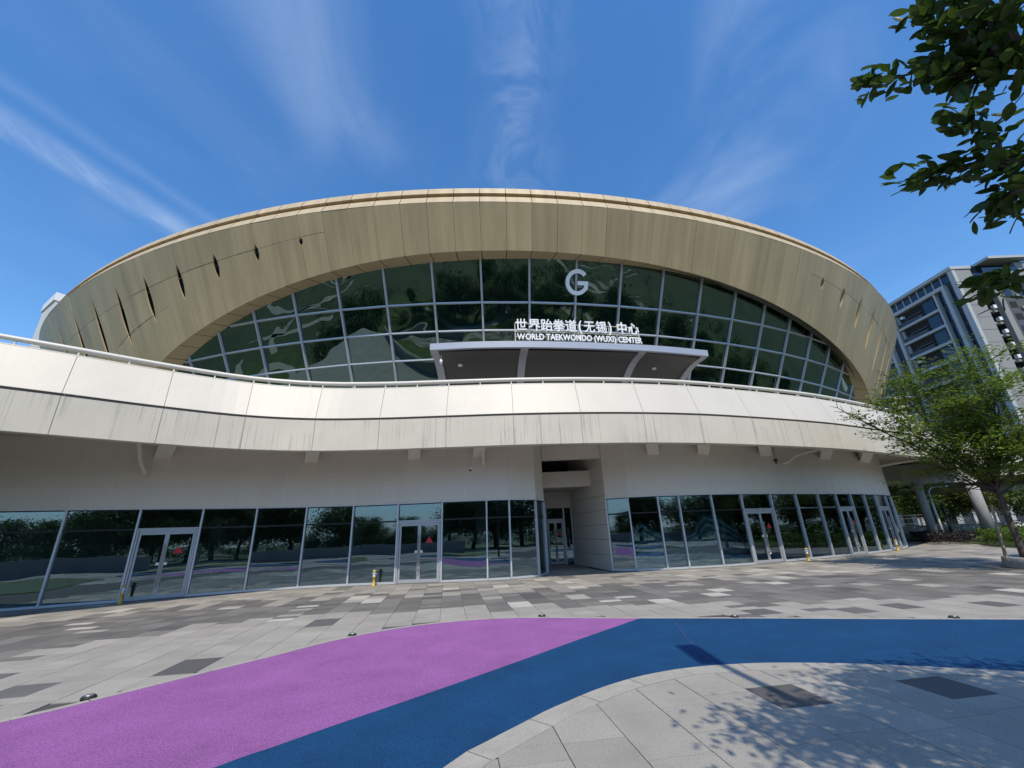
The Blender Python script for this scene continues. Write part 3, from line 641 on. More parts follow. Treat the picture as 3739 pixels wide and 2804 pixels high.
# pavers
ux, uy = math.cos(R(9.05)), math.sin(R(9.05)); vx, vy = -uy, ux
U0 = 2.075; PW = .553
NEAR = [(-16,-2),(-12.5,2.5),(-10.6,5.2),(-8.7,7.7),(-7.7,9.1),(-6.9,10.2),(-5.6,11.1),(-3.9,11.6),(-2,11.4),(-.6,10.95),(1.1,10.8),(2.8,10.95),(4.2,10.6),(6.6,10.35),(9.7,10.2),(13,9.6),(20,8.6),(34,7)]
FAR = [(-20,4),(-15,8.6),(-12.3,11.5),(-10.4,13.0),(-8.6,13.9),(-6.4,14.3),(-4,13.9),(-2,13.6),(0,14.2),(2.3,14.2),(4.5,14.1),(6.5,14.7),(9.2,15.2),(12,15.4),(16,15.9),(22,16),(34,16)]
nx = lambda x: float(np.interp(x, [a for a, b in NEAR], [b for a, b in NEAR])); fx = lambda x: float(np.interp(x, [a for a, b in FAR], [b for a, b in FAR]))
LG = [(.29,.274,.238),(.31,.294,.256),(.33,.312,.27),(.30,.283,.247)]; DG = [(.088,.086,.083),(.105,.103,.098),(.125,.122,.116)]
MG = [(.14,.134,.12),(.16,.153,.137),(.124,.118,.106),(.18,.172,.153)]; WH = (.43,.41,.36); BE = [(.29,.27,.235),(.315,.295,.255),(.265,.25,.222),(.335,.315,.275),(.235,.225,.205)]
pavers = []
for iu in range(-52, 62):
    u_c = U0+(iu+.5)*PW; v_ = -16+random.uniform(0, .5)
    while v_ < 40:
        ln = random.choice((.28,.28,.555,.555,.555,.83)); vc = v_+ln/2; x, y = ux*u_c+vx*vc, uy*u_c+vy*vc; v_ += ln
        if not (-25.5 < x < 33 and -13 < y < 37): continue
        if y < 2.4: continue
        if polyarea_in((x, y), path_poly): continue
        bx = x
        if (x < 1.16 and y > np.interp(x, [p[0] for p in SL], [p[1] for p in SL])+.3): continue
        if (3.4 < x < 24.2 and y > np.interp(x, [p[0] for p in SR[:17]], [p[1] for p in SR[:17]])+.3): continue
        if 1.1 < x < 3.6 and y > 23.9: continue
        if not in_view(x, y, 0, 500): continue
        if x > 20 and y > 34 - (x-20)*.2: continue
        q = random.random(); d0 = y-nx(x); d1 = fx(x)-y; jw = random.uniform(-.5, .5)
        if d0+jw > 0 and d1+jw*1.4 > 0: c = random.choice(MG) if q < .78 else (random.choice(DG) if q < .90 else (WH if q < .94 else random.choice(LG)))
        elif d0 <= 0 or d0+jw <= 0: c = random.choice(LG) if q < .93 else random.choice(DG)
        else: c = random.choice(BE) if q < .90 else (WH if q < .95 else random.choice(MG))
        pavers.append((x, y, ln, c))
mtab = {}
def paver_mesh(ln, c):
    key = (ln, c)
    if key not in mtab:
        bd = B(); a, b = PW/2-.004, ln/2-.0025; bv = .002
        bd.add([(-a,-b,-.02),(a,-b,-.02),(a,b,-.02),(-a,b,-.02),(-a,-b,0),(a,-b,0),(a,b,0),(-a,b,0)], [(4,5,6,7),(0,1,5,4),(1,2,6,5),(2,3,7,6),(3,0,4,7)])
        bd.c = [c]*5; mtab[key] = bd.mesh('paver', MT['paver'])
    return mtab[key]
pavers.sort(key=lambda p: (0 if in_view(p[0], p[1], 0) else 1, p[0]**2+p[1]**2))
for x, y, ln, c in pavers[:299]:
    o = link('paver', paver_mesh(ln, c), pave, loc=(x, y, random.uniform(-.0015, .0015))); o.rotation_euler = (0, 0, R(9.05))
bd = B()
for x, y, ln, c in pavers[299:]:
    a, b = PW/2-.004, ln/2-.003; z = random.uniform(-.0015, .0015)
    cs = [(x+ux*i*a+vx*j*b, y+uy*i*a+vy*j*b) for i, j in ((-1,-1),(1,-1),(1,1),(-1,1))]
    bd.add([(p[0], p[1], z-.02) for p in cs]+[(p[0], p[1], z) for p in cs], [(4,5,6,7),(0,1,5,4),(1,2,6,5),(2,3,7,6),(3,0,4,7)]); bd.c += [c]*5
bd.build('paver', MT['paver'], pave, kind='stuff')
# ================================================================== signs on the building
def text_mesh(s, size, ext, bold=0.0):
    c = bpy.data.curves.new('letter', 'FONT'); c.body = s; c.size = size; c.extrude = ext; c.offset = bold; c.resolution_u = 3; c.align_x = 'CENTER'
    o = bpy.data.objects.new('tmp', c); COL.objects.link(o); bpy.context.view_layer.update(); me = bpy.data.meshes.new_from_object(o); bpy.data.objects.remove(o); return me
def widths(s, size):
    c = bpy.data.curves.new('w', 'FONT'); c.size = size; c.resolution_u = 1; o = bpy.data.objects.new('tmp', c); COL.objects.link(o); r = [0]
    for i in range(1, len(s)+1):
        c.body = s[:i]+'.'; bpy.context.view_layer.update(); r.append(o.dimensions.x)
    bpy.data.objects.remove(o); return r
seglen = np.r_[0, np.cumsum(np.linalg.norm(np.diff(CC, axis=0), axis=1))]
def on_canopy(s, back):
    x = np.interp(s, seglen, CC[:, 0]); y = np.interp(s, seglen, CC[:, 1]); tx = np.interp(s, seglen, CT[:, 0]); ty = np.interp(s, seglen, CT[:, 1]); nn = np.array([ty, -tx])
    return Vector((x-nn[0]*back, y-nn[1]*back, 0)), math.atan2(ty, tx)
sign = thing('roof_sign', 'white standing sign letters in Chinese and English on the grey entrance canopy', 'sign', (4, 21, 11.4))
SINV = Matrix.Translation((-4, -21, -11.4))
def sign_row(txt, size, s0, s1, z, bold, ext, sub=False):
    w_ = widths(txt, size); tot = w_[-1]
    for i, ch in enumerate(txt):
        if ch == ' ': continue
        m = (w_[i]+w_[i+1])/2/tot; s = s0+(s1-s0)*m; p, az = on_canopy(s, .5); me = text_mesh(ch, size, ext, bold); me.materials.clear(); me.materials.append(MT['letter'])
        for v in me.vertices: v.co.x *= (s1-s0)/tot
        o = link('letter', me, sign, label='letter '+ch if False else None); o.matrix_parent_inverse = SINV; o.location = (p.x, p.y, z); o.rotation_euler = (math.pi/2, 0, az)
S0 = 4.62; S1 = 12.15
sign_row("世界跆拳道", .80, S0-.02, S0+3.62, 12.30, .006, .05)
sign_row("(", .86, S0+3.66, S0+3.92, 12.34, .02, .05)
sign_row("无锡", .80, S0+3.98, S0+5.42, 12.30, .006, .05)
sign_row(")", .86, S0+5.5, S0+5.76, 12.34, .02, .05)
sign_row("中心", .80, S0+5.98, S0+7.42, 12.30, .008, .05)
sign_row("WORLD TAEKWONDO (WUXI) CENTER", .50, S0+.1, S1-.02, 11.70, .010, .045)
for z, bk_ in ((12.20, .56), (12.72, .56), (11.62, .56), (11.92, .58)):
    fb = B(); fb.tube([on_canopy(s, bk_)[0]+Vector((0, 0, z)) for s in np.linspace(S0, S1-.05, 16)], .022, 6); o = fb.build('sign_rail', MT['yframe'], sign); o.matrix_parent_inverse = SINV
for s in np.linspace(S0+.03, S1-.1, 5):
    p, az = on_canopy(s, .60); q, _ = on_canopy(s, 1.1); fb = B(); fb.tube([p+Vector((0,0,11.4)), p+Vector((0,0,12.72))], .028, 6); fb.tube([q+Vector((0,0,11.4)), p+Vector((0,0,12.2))], .022, 6); o = fb.build('sign_post', MT['yframe'], sign); o.matrix_parent_inverse = SINV
# big G on the glass
gt = .1505; base = S(gt, 5.24, .80); up = (S(gt, 3.2, .80)-base).normalized(); sidev = Vector((math.cos(gt), math.sin(gt), 0)); nrm = sidev.cross(up)
Gp = [(math.cos(a), math.sin(a)) for a in np.linspace(R(41), R(322), 40)]+[(.93,-.50),(.93,.09),(.03,.09),(.03,-.22),(.61,-.22),(.61,-.34)]+[(.69*math.cos(a), .69*math.sin(a)) for a in np.linspace(R(326), R(41), 36)]
o = sheet([(x*.86, y*.93+.93) for x, y in Gp], .06, 'letter_sign', MT['letterg'], thick=.12, label='big silver capital letter G fixed to the upper glass wall', category='letter sign')
o.matrix_world = Matrix.Translation(base) @ Matrix((sidev, up, nrm)).transposed().to_4x4()
# ================================================================== small things
def standpipe(p, label, rz=0):
    t = thing('standpipe', label, 'standpipe', (p[0], p[1], 0), 'standpipes along the shopfront', rz)
    b = B(); b.lathe((0,0,0), [(.085,0),(.085,.05),(.055,.06),(.052,.40),(.085,.41),(.085,.44)], 14); b.build('riser_pipe', MT['yellow'], t, True)
    b = B(); b.lathe((0,0,.44), [(.085,0),(.085,.03),(.05,.05),(.075,.12),(.075,.18),(.05,.23)], 14); b.tube([(-.11,0,.57),(.11,0,.57)], .035, 10); b.build('valve', MT['silverp'], t, True)
    b = B(); b.lathe((0,0,.67), [(.085,0),(.085,.04),(.04,.05),(.03,.08)], 14); b.build('cap', MT['yellow'], t, True)
    t.scale = (.8, .8, .74); return t
standpipe((-12.72,14.62), 'rusty yellow standpipe beside the leftmost glass door')
standpipe((-5.43,16.98), 'yellow standpipe with silver valve in front of the glass left of the second door')
standpipe((12.75,20.05), 'yellow and silver standpipe between the two doors of the right shopfront')
standpipe((20.1,24.0), 'slim yellow standpipe near the far right end of the shopfront')
for p, lab in (((-5.19,5.86),'leftmost dark ground light in the purple path kerb'), ((-3.12,8.73),'dark ground light second from left at the purple path edge'), ((.43,9.84),'dark ground light in front of the purple path tip'), ((4.05,8.99),'dark ground light at the blue path edge right of the purple tip'), ((7.46,8.22),'rightmost dark ground light at the blue path edge')):
    t = thing('ground_light', lab, 'ground light', (p[0], p[1], .0), 'ground lights along the path kerb')
    b = B(); b.lathe((0,0,0), [(.075,0),(.075,.02),(.06,.035)], 16); b.build('bezel', MT['black'], t, True)
    b = B(); b.lathe((0,0,.03), [(.05,0),(.045,.012),(.02,.018)], 14); b.build('lens', MT['steel'], t, True)
def cctv(p, ztop, zb, label, m, ball=False):
    t = thing('security_camera', label, 'security camera', (p[0], p[1], ztop))
    b = B(); b.tube([(0,0,0),(0,0,zb-ztop+.14)], .014, 8); b.build('drop_pole', m, t)
    b = B()
    if ball: b.lathe((0,0,zb-ztop-.1), [(.03,0),(.08,.04),(.085,.12),(.06,.2),(.03,.24)], 14)
    else: b.lathe((0,0,zb-ztop-.08), [(.02,0),(.065,.03),(.075,.09),(.07,.15)], 14)
    b.build('housing', m, t, True)
    b = B(); b.lathe((0,0,zb-ztop-.15), [(.015,0),(.05,.03),(.055,.06)], 12); b.build('dome', MT['black'] if not ball else MT['letter'], t, True)
cctv((-1.77,16.5), 5.36, 4.15, 'small dome camera on a long drop pole left of the passage', MT['whiterail'])
cctv((11.5,18.6), 5.36, 4.25, 'black camera on a drop pole above the right shopfront', MT['black'])
cctv((-3.75,20.55), 10.8, 10.45, 'white ball camera under the left end of the entrance canopy', MT['letter'], True)
# things seen through the right shopfront: striped tarp and plastic
def tarp(x0, x1, base_y, hts, label):
    t = thing('tarpaulin', label, 'tarpaulin', (0,0,0)); n_ = 40; xs = np.linspace(x0, x1, n_)
    for r in range(14):
        g = []
        for z in (r/14+.004, (r+1)/14-.004):
            g.append([(x, base_y(x)+.08*math.sin(x*5)+.06*math.sin(x*11+z*3), z*np.interp(x, *hts)+.04*math.sin(x*7+z*9)) for x in xs])
        b = B(); b.grid(g, flip=True); b.build('stripe', MT['tarp1'] if r % 2 else MT['tarp2'], t)
sy = lambda x: float(np.interp(x, [p[0] for p in SR[:14]], [p[1] for p in SR[:14]]))
tarp(4.7, 9.7, lambda x: sy(x)+.30, ([4.6,5.3,6.2,6.9,7.6,8.2,9.0,9.8],[1.2,1.95,1.3,1.15,1.5,2.2,2.0,1.4]), 'green and white striped tarpaulin sagging behind the first panes of the right shopfront')
tarp(10.2, 14.6, lambda x: sy(x)+.32, ([10.2,11.5,12.4,13.6,14.4],[1.5,1.5,1.7,2.2,1.7]), 'striped tarpaulin behind the glass right of the third door')
b = B(); g = [[(x, sy(x)+.20+.08*math.sin(x*9)*z, z*np.interp(x, [4.9,5.7,6.1,6.5],[.5,1.25,.6,.5])) for x in np.linspace(4.9, 6.5, 18)] for z in np.linspace(.01, 1, 8)]
b.grid(g, flip=True); tag(b.build('plastic_sheet', MT['plastic']), 'heap of crumpled pale plastic behind the curved glass right of the passage', 'plastic sheet')
# lamp post whose shadow falls on the blue path (stands off to the right)
lp = thing('plaza_lamp', 'tall plaza lamp right of the view, its shadow lying on the blue path', 'street lamp', (3.25, 1.30, 0))
b = B(); b.tube([(0,0,0),(0,0,7.4)], [.075,.055], 12); b.build('pole', MT['tdark'], lp, True)
b = B(); b.box((-.02,.1,7.95),(.30,.9,.10),(1,0,0)); b.build('lamp_head', MT['tdark'], lp)
b = B(); b.tube([(0,0,7.4),(0,0,7.9)], .03, 8); b.build('stem', MT['tdark'], lp)
# ================================================================== vegetation
def leaves(bd_v, bd_f, C_, size, flat=.5, up=.6):
    """diamond leaves at points C_ (n,3)"""
    n = len(C_); a = rng.normal(size=(n, 3)); a[:, 2] *= flat; a /= np.linalg.norm(a, axis=1)[:, None]
    nr = rng.normal(size=(n, 3))*(1-up); nr[:, 2] += up; b = np.cross(nr, a); b /= np.linalg.norm(b, axis=1)[:, None]
    s = size*rng.uniform(.6, 1.25, n)[:, None]; V = np.stack([C_-a*s*.5, C_+b*s*.24-a*s*.05, C_+a*s*.5-np.array([0,0,.12])*s, C_-b*s*.24-a*s*.05], 1).reshape(-1, 3)
    o = sum(len(x) for x in bd_v); F = np.arange(n*4).reshape(-1, 4)+o; bd_v.append(V); bd_f.append(F)
def leafmesh(name, V, F, m):
    v = np.concatenate(V); f = np.concatenate(F); me = bpy.data.meshes.new(name); me.vertices.add(len(v)); me.vertices.foreach_set('co', v.astype('f').ravel())
    me.loops.add(f.size); me.loops.foreach_set('vertex_index', f.astype('i').ravel()); me.polygons.add(len(f)); me.polygons.foreach_set('loop_start', np.arange(0, f.size, 4, dtype='i')); me.polygons.foreach_set('loop_total', np.full(len(f), 4, 'i'))
    me.materials.append(m); me.update(calc_edges=True); return me
def grow(start, d, length, r, depth, out_b, tips, spread=.6, nseg=4, upw=.15, kids=3, ok=None):
    p = Vector(start); pts = [p.copy()]; d = Vector(d).normalized()
    for i in range(nseg):
        if ok is not None and i and not ok(p): break
        d = (d+Vector(rng.normal(size=3))*.13+Vector((0,0,upw))*.3).normalized(); p = p+d*length/nseg; pts.append(p.copy())
        if depth <= 1 and (ok is None or ok(p)): tips.append((p.copy(), depth))
    out_b.tube(pts, list(np.linspace(r, r*.55, len(pts))), 6 if depth < 3 else 8, cap=False)
    if depth == 0: return
    for k in range(kids):
        q = pts[1+int(rng.integers(0, len(pts)-1))]; ax = Vector(rng.normal(size=3)); nd = (d+ax.normalized()*spread+Vector((0,0,upw))).normalized()
        grow(q, nd, length*rng.uniform(.55, .8), r*.5, depth-1, out_b, tips, spread, nseg, upw, kids, ok)
# --- young tree in the round planter
def planter_tree():
    px_, py_ = 16.3, 14.75
    t = thing('planter', 'round grey planter ring with red mulch at the right edge of the plaza', 'planter', (px_+.75, py_-.45, 0))
    b = B(); rr = [(1.38,0),(1.40,.02),(1.36,.30),(1.33,.33),(1.18,.33),(1.16,.22)]; b.lathe((0,0,0), rr, 40); b.build('ring_wall', MT['greyconc'], t, True)
    b = B(); b.lathe((0,0,.2), [(1.15,0),(1.15,.06),(.5,.10)], 30); b.build('mulch', MT['soil'], t)
    tr = thing('young_tree', 'young light green tree with layered branches staked in the round planter', 'tree', (px_, py_, .28))
    b = B(); tips = []
    trunk = [(0,0,0),(.02,.0,.7),(.01,.0,1.4),(.03,-.02,2.1)]; b.tube(catmull(trunk, 3), list(np.linspace(.10,.08,10)), 10)
    fork = Vector((.03,-.02,2.1))
    dirs = [((-1.,.35,.75),2.2),((-.6,.3,1.2),2.9),((-.2,-.4,1.3),2.9),((.35,-.2,1.3),2.9),((-.8,-.4,1.0),2.5)]+[((-1.,.35,.52),1.9),((-.75,-.5,.6),1.9),((-.3,.9,.65),2.3),((.6,.6,.7),2.3),((.9,-.3,.6),2.1),((.2,-.9,.7),2.0),((-.45,.1,1.0),2.8),((.25,.2,1.1),2.9),((-.9,.0,.85),2.2),((-.5,-.7,1.0),2.1),((-1.1,.15,.30),1.7)]
    def ok(p):
        sd_ = -.67*p.x+.74*p.y; z = p.z+.28
        return np.interp(sd_, [-3.5,-1.2,0,.8,1.5,2.1,2.6,3.1], [3.6,2.5,2.7,3.0,3.5,4.1,4.6,5.1]) < z < np.interp(sd_, [-3.5,-1.5,0,.6,1.5,2.4,3.2], [6.2,7.4,7.6,7.9,6.9,6.1,5.4]) and sd_ < 3.1
    for d, ln in dirs: grow(fork+Vector((0,0,random.uniform(-.2,.25))), d, ln*1.12, .05, 2, b, tips, .75, 4, .06, 4, ok)
    for a_, e_ in (((-.75,.82,2.35),(-1.75,1.75,2.55)),((-.6,.5,2.5),(-1.3,1.2,3.0))):
        for _ in range(9): q_ = Vector(a_).lerp(Vector(e_), random.random())+Vector(rng.normal(size=3))*.12; tips.append((q_, 0))
        b.tube(catmull([tuple(fork), a_, e_], 4), .012, 5)
    b.build('trunk', MT['bark'], tr, True)
    V, F = [], []
    for p, dep in tips:
        n_ = int(rng.integers(18, 34)); off = rng.normal(size=(n_, 3))*np.array([.22,.22,.055]); leaves(V, F, np.array(p)+off, .15, .25, .75)
    me = leafmesh('foliage', V, F, MT['leaf']); link('foliage', me, tr)
    for x, y, tx, ty, lab in ((-.95,-.35,-.12,0,'thin wooden stake leaning on the left of the young tree'), (.5,-.8,-.08,0,'wooden stake in front of the young tree trunk'), (.35,.9,-.05,.05,'wooden stake behind the young tree trunk')):
        s_ = B(); s_.tube([(px_+x,py_+y,.25),(px_+x*.55+tx*.5,py_+y*.55,1.95)], .032, 8); tag(s_.build('tree_stake', MT['wood']), lab, 'stake', 'stakes round the young tree')
planter_tree()
# --- generic background trees (few meshes, many placements)
def tree_proto(h, cr, nl, ls, m, seed, cz=.62, sq=(1,1,.8)):
    global rng; old = rng; rng = np.random.default_rng(seed)
    b = B(); tips = []; b.tube(catmull([(0,0,0),(rng.normal()*.1,0,h*.2),(rng.normal()*.2,rng.normal()*.2,h*.42)], 3), list(np.linspace(.035*h,.02*h,7)), 8)
    V, F = [], []; cl = []
    for i in range(34):
        v = rng.normal(size=3); v /= np.linalg.norm(v); v *= rng.uniform(.35, 1)**.5; cl.append((v*np.array(sq)*cr+np.array([0,0,h*cz])))
    for c in cl:
        b.tube([(0,0,h*.36), tuple(c*.55+np.array([0,0,h*.18])), tuple(c)], [.012*h,.008*h,.003*h], 5, False)
        n_ = nl//34; off = rng.normal(size=(n_, 3))*np.array([.24,.24,.15])*cr; leaves(V, F, c+off, ls, .5, .55)
    tm = b.mesh('trunk', MT['bark'], True); fm = leafmesh('crown', V, F, m); rng = old; return tm, fm
PR = [tree_proto(7.5, 3.1, 11000, .36, MT['leafbg'], 3), tree_proto(6.5, 2.6, 9000, .30, MT['leafbg2'], 4), tree_proto(9, 3.5, 12000, .38, MT['leafbg'], 5, .55, (1,1,1.0)), tree_proto(6, 2.8, 9000, .30, MT['leafbg'], 6, .5)]
def put_tree(pi, x, y, s, label, group, rz=None):
    tm, fm = PR[pi]; t = thing('tree', label, 'tree', (x, y, 0), group, rng.uniform(0, 6.28) if rz is None else rz); t.scale = (s, s, s); link('trunk', tm, t); link('crown', fm, t)
far_t = [(2,50,63,1.0,'dense green tree beyond the undercroft left of the first column'),(0,56,60,.9,'dark tree seen between the two round columns'),(1,60,57.5,1.0,'yellowish tree right of the white lamp in the undercroft'),(3,64,66,1.1,'low tree behind the fence beyond the columns'),(2,47.5,66,.95,'leaning tree just beyond the last shop window'),(0,66,54,1.0,'tree behind the right round column'),(1,42,33,.62,'small yellow green tree behind the young tree trunk'),(0,48,35,.9,'tree at the right edge behind the planter'),(3,38,30,.7,'bushy tree right of the second column'),(2,72,62,1.2,'tall tree far right under the terrace edge'),(0,54,74,1.2,'distant tree behind the far undercroft beam'),(1,70,80,1.2,'distant yellow green tree beyond the fence')]
for pi, x, y, s, lab in far_t: put_tree(pi, x, y, s, lab, 'trees beyond the undercroft')
# trees and walls behind the photographer, seen in the glass
for i, (x, y) in enumerate([(-30,-13),(-23,-17),(-17,-18.5),(-11,-19),(-5,-19.5),(1,-20),(8,-19),(14.5,-19),(21,-18),(28,-14),(36,-8),(40,-2),(-36,-2),(-26,-16),(-20,-20),(-14,-17),(-8,-22),(-2,-18),(5,-23),(11,-17),(18,-21),(25,-16),(-31,-6),(32,-10),(-24,-30),(-11,-32),(2,-34),(14,-32),(26,-30),(-34,4),(37,3)]):
    put_tree(i % 4, x, y, (rng.uniform(.38, .5) if -27 < x < -12 else rng.uniform(.8, 1.15)), 'tree in the garden opposite the hall, mirrored in its glass', 'trees in the garden opposite the hall')
for i, (x, y) in enumerate([(40,12),(46,16),(52,20),(44,6),(50,10),(57,15),(62,22),(42,0),(50,2),(60,8),(68,30)]):
    put_tree(i % 4, x, y, rng.uniform(.7, 1.0), 'tree east of the plaza, mirrored in the right shopfront', 'trees east of the plaza')
sheet([(-40,-36),(40,-36),(40,-12),(22,-9),(8,-13.5),(-4,-10.5),(-16,-13),(-28,-8),(-40,-12)], .02, 'lawn', MT['grass'], kind='structure')
for pts, lab in (([(-28,-7.6),(-16,-12.4),(-9,-11.0),(-5,-10.2)], 'low grey garden wall opposite the left shopfront'), ([(9,-13),(15,-11),(22,-8.6),(30,-9)], 'low grey garden wall opposite the right shopfront')):
    c = catmull(pts, 6); b = B(); b.grid([[(p[0], p[1], z) for p in c] for z in (0, 1.0)]); b.grid([[(p[0], p[1]-.3*k_, 1.0) for p in c] for k_ in (0, 1)]); b.grid([[(p[0], p[1]-.3, z) for p in c] for z in (1.0, 0)]); tag(b.build('garden_wall', MT['greyconc']), lab, 'garden wall')
for poly in ([(30,-14),(60,-30),(90,10),(70,40),(48,30),(36,14),(34,-4)], [(-30,10),(-60,-10),(-90,20),(-60,60),(-40,30)]):
    sheet(poly, .0, 'lawn', MT['grass'], kind='structure')
def walk(pts, w_, m):
    c = catmull(pts, 6); t_ = np.gradient(c, axis=0); t_ /= np.linalg.norm(t_, axis=1)[:, None]; n_ = np.c_[-t_[:, 1], t_[:, 0]]
    sheet(list(c+n_*w_/2)+list((c-n_*w_/2)[::-1]), .03, 'garden_path', m, kind='structure')
walk([(30,-20),(36,-10),(40,2),(50,12),(62,10),(74,20)], 2.6, MT['kerb']); walk([(34,6),(42,10),(46,20),(58,26)], 1.6, MT['greyconc']); walk([(36,-24),(48,-12),(60,-8),(80,-12)], 3.0, MT['kerb'])
walk([(-34,4),(-44,6),(-52,0),(-66,6),(-76,0)], 2.4, MT['kerb']); walk([(-30,16),(-42,18),(-52,12),(-60,22)], 1.6, MT['kerb']); walk([(-20,-14),(-30,-12),(-38,-20),(-52,-16)], 2.0, MT['greyconc'])
walk([(-18,-26),(-8,-15),(2,-16),(9,-24),(20,-27)], 2.2, MT['kerb'])
rr2 = np.random.default_rng(21)
for i in range(22):
    x, y = rr2.uniform(-75, 85), rr2.uniform(-75, -6); a = rr2.uniform(0, 6.28); P_ = []
    for k_ in range(5):
        P_.append((x, y)); a += rr2.uniform(-.7, .7); x += math.cos(a)*9; y += math.sin(a)*9
    if all(p[1] < min(0, .3*p[0]+4) or p[1] < -3 for p in P_) and max(p[1] for p in P_) < 0: walk(P_, rr2.uniform(.8, 3.2), MT[['kerb','greyconc','paveplain'][i % 3]])
V, F = [], []; pts = []
for i in range(230):
    c = np.array([rr2.uniform(-75, 85), rr2.uniform(-75, -20), .5]) if i % 2 else np.array([rr2.uniform(34, 95), rr2.uniform(-20, 22), .5])
    pts.append(c+rr2.normal(size=(90, 3))*np.array([.9, .9, .4])*rr2.uniform(.6, 1.5))
leaves(V, F, np.concatenate(pts), .45, .6, .5); link('shrubs', leafmesh('shrubs', V, F, MT['leafbg']), kind='stuff')
for c_, rr_, m_ in (((-8,-4),2.2,'blue'),((-5.2,-5.0),1.2,'leafbg2'),((8,-3),2.0,'blue'),((16,-12),2.4,'blue')):
    sheet([(c_[0]+rr_*1.5*math.cos(a), c_[1]+rr_*math.sin(a)) for a in np.linspace(0, 6.1, 24)], .035, 'play_surface', MT[m_], kind='structure')
sheet([(-24,-10),(-19,-9.5),(-14,-6),(-12,-1),(-14,4),(-19,6.5),(-23,1)], .016, 'lawn', MT['grass'], kind='structure')
sheet([(10,-8),(16,-9),(21,-4),(20,3),(15,3.5),(11,-2)], .016, 'lawn', MT['grass'], kind='structure')
sheet([(-7,-8),(-3,-9),(3,-8.5),(7,-6),(4,-3.4),(-2,-3),(-6,-5)], .016, 'lawn', MT['grass'], kind='structure')
bd = B()
for x in np.arange(-26, 33, 1.1):
    for y in np.arange(-13.5, 3.2, .55):
        if in_view(x, y, 0, 100): continue
        c = random.choice(LG+MG); s_ = .27; bd.add([(x-.54,y-s_,-.004),(x+.54,y-s_,-.004),(x+.54,y+s_-.01,-.004),(x-.54,y+s_-.01,-.004)], [(0,1,2,3)]); bd.c += [c]
bd.build('paver', MT['paver'], pave, kind='stuff')
# hedge strip
def hedge(name, poly, h, dens, m, label):
    P = np.array(poly); lo = P.min(0); hi = P.max(0); pts = []
    while len(pts) < dens:
        x, y = rng.uniform(lo, hi)
        if polyarea_in((x, y), poly): pts.append((x, y, h*(rng.uniform(.0, 1)**.35)+.06*math.sin(x*2.3)*math.cos(y*1.9)))
    V, F = [], []; leaves(V, F, np.array(pts), .13, .6, .5); o = link(name, leafmesh(name, V, F, m)); return tag(o, label, 'hedge')
hedge('hedge', [(22.6,17.2),(24.6,21.6),(25.6,24.6),(27.6,26.6),(30.2,29.6),(33,32),(37,34),(32,26),(29,20),(27,15)], .75, 30000, MT['hedge'], 'low clipped green hedge curving along the far right of the plaza')
hedge('shaded_hedge', [(25.6,27.6),(28.2,31.9),(30.2,34.6),(33,35),(31.5,31),(29.0,28.9),(27.0,26.4)], .62, 9000, MT['shadeleaf'], 'low clipped hedge with shade painted into its leaves between the shop corner and the round columns')  # terrace shade is painted into this hedge's leaf colour
hedge('garden_hedge', [(-34,-14),(-16,-15.2),(0,-15.2),(14,-15.6),(30,-13),(30,-15),(14,-17.4),(0,-17.2),(-16,-17.2),(-34,-16)], 2.0, 16000, MT['leafbg'], 'tall clipped hedge across the garden opposite the hall')
sheet([(22.8,17.2),(24.8,21.6),(25.8,24.6),(28.2,28.4),(30.4,33),(27.8,36),(45,48),(70,52),(80,10),(40,6)], .03, 'planting_bed', MT['grass'], kind='structure')
# beyond the undercroft: low wall, lamps, fence, white flowers
b = B(); b.bar((38,52,.35),(60,47,.35), .4, .8); tag(b.build('low_wall', MT['kerb']), 'low pale wall beyond the dark hedge under the terrace', 'wall')
def lamp(p, h, label, m, arm):
    t = thing('street_lamp', label, 'street lamp', (p[0], p[1], 0)); b = B(); b.tube([(0,0,0),(0,0,h)], [.11,.07], 10); b.build('pole', m, t, True)
    if arm:
        b = B(); b.tube(catmull([(0,0,h),(.05,0,h+.5),(.4,0,h+.85),(1.0,0,h+.9)], 4), .05, 8); b.build('arm', m, t, True); b = B(); b.box((1.25,0,h+.88),(.7,.3,.1)); b.build('lamp_head', m, t)
lamp((33.2,35.0), 3.0, 'white curved street lamp seen between the two round columns', MT['letter'], True)
lamp((30.9,31.9), 2.6, 'thin black post between the two round columns', MT['black'], False)
fn = thing('fence', 'thin green mesh fence beyond the undercroft', 'fence', (0,0,0))
for i in range(16):
    x0, y0 = 44+i*1.8, 53-i*1.0; b = B(); b.tube([(x0,y0,0),(x0,y0,1.9)], .04, 6); b.build('post', MT['tdark'], fn)
for z in (.3,.9,1.5,1.85):
    b = B(); b.tube([(44,53,z),(71,38,z)], .02, 5); b.build('rail', MT['tdark'], fn)
V, F = [], []; pts = []
for c in rng.uniform([36,38,.4],[46,45,.9],(26,3)): pts.append(c+rng.normal(size=(14,3))*.16)
leaves(V, F, np.concatenate(pts), .22, .8, .4); link('white_flowers', leafmesh('white_flowers', V, F, MT['letter']), kind='stuff')
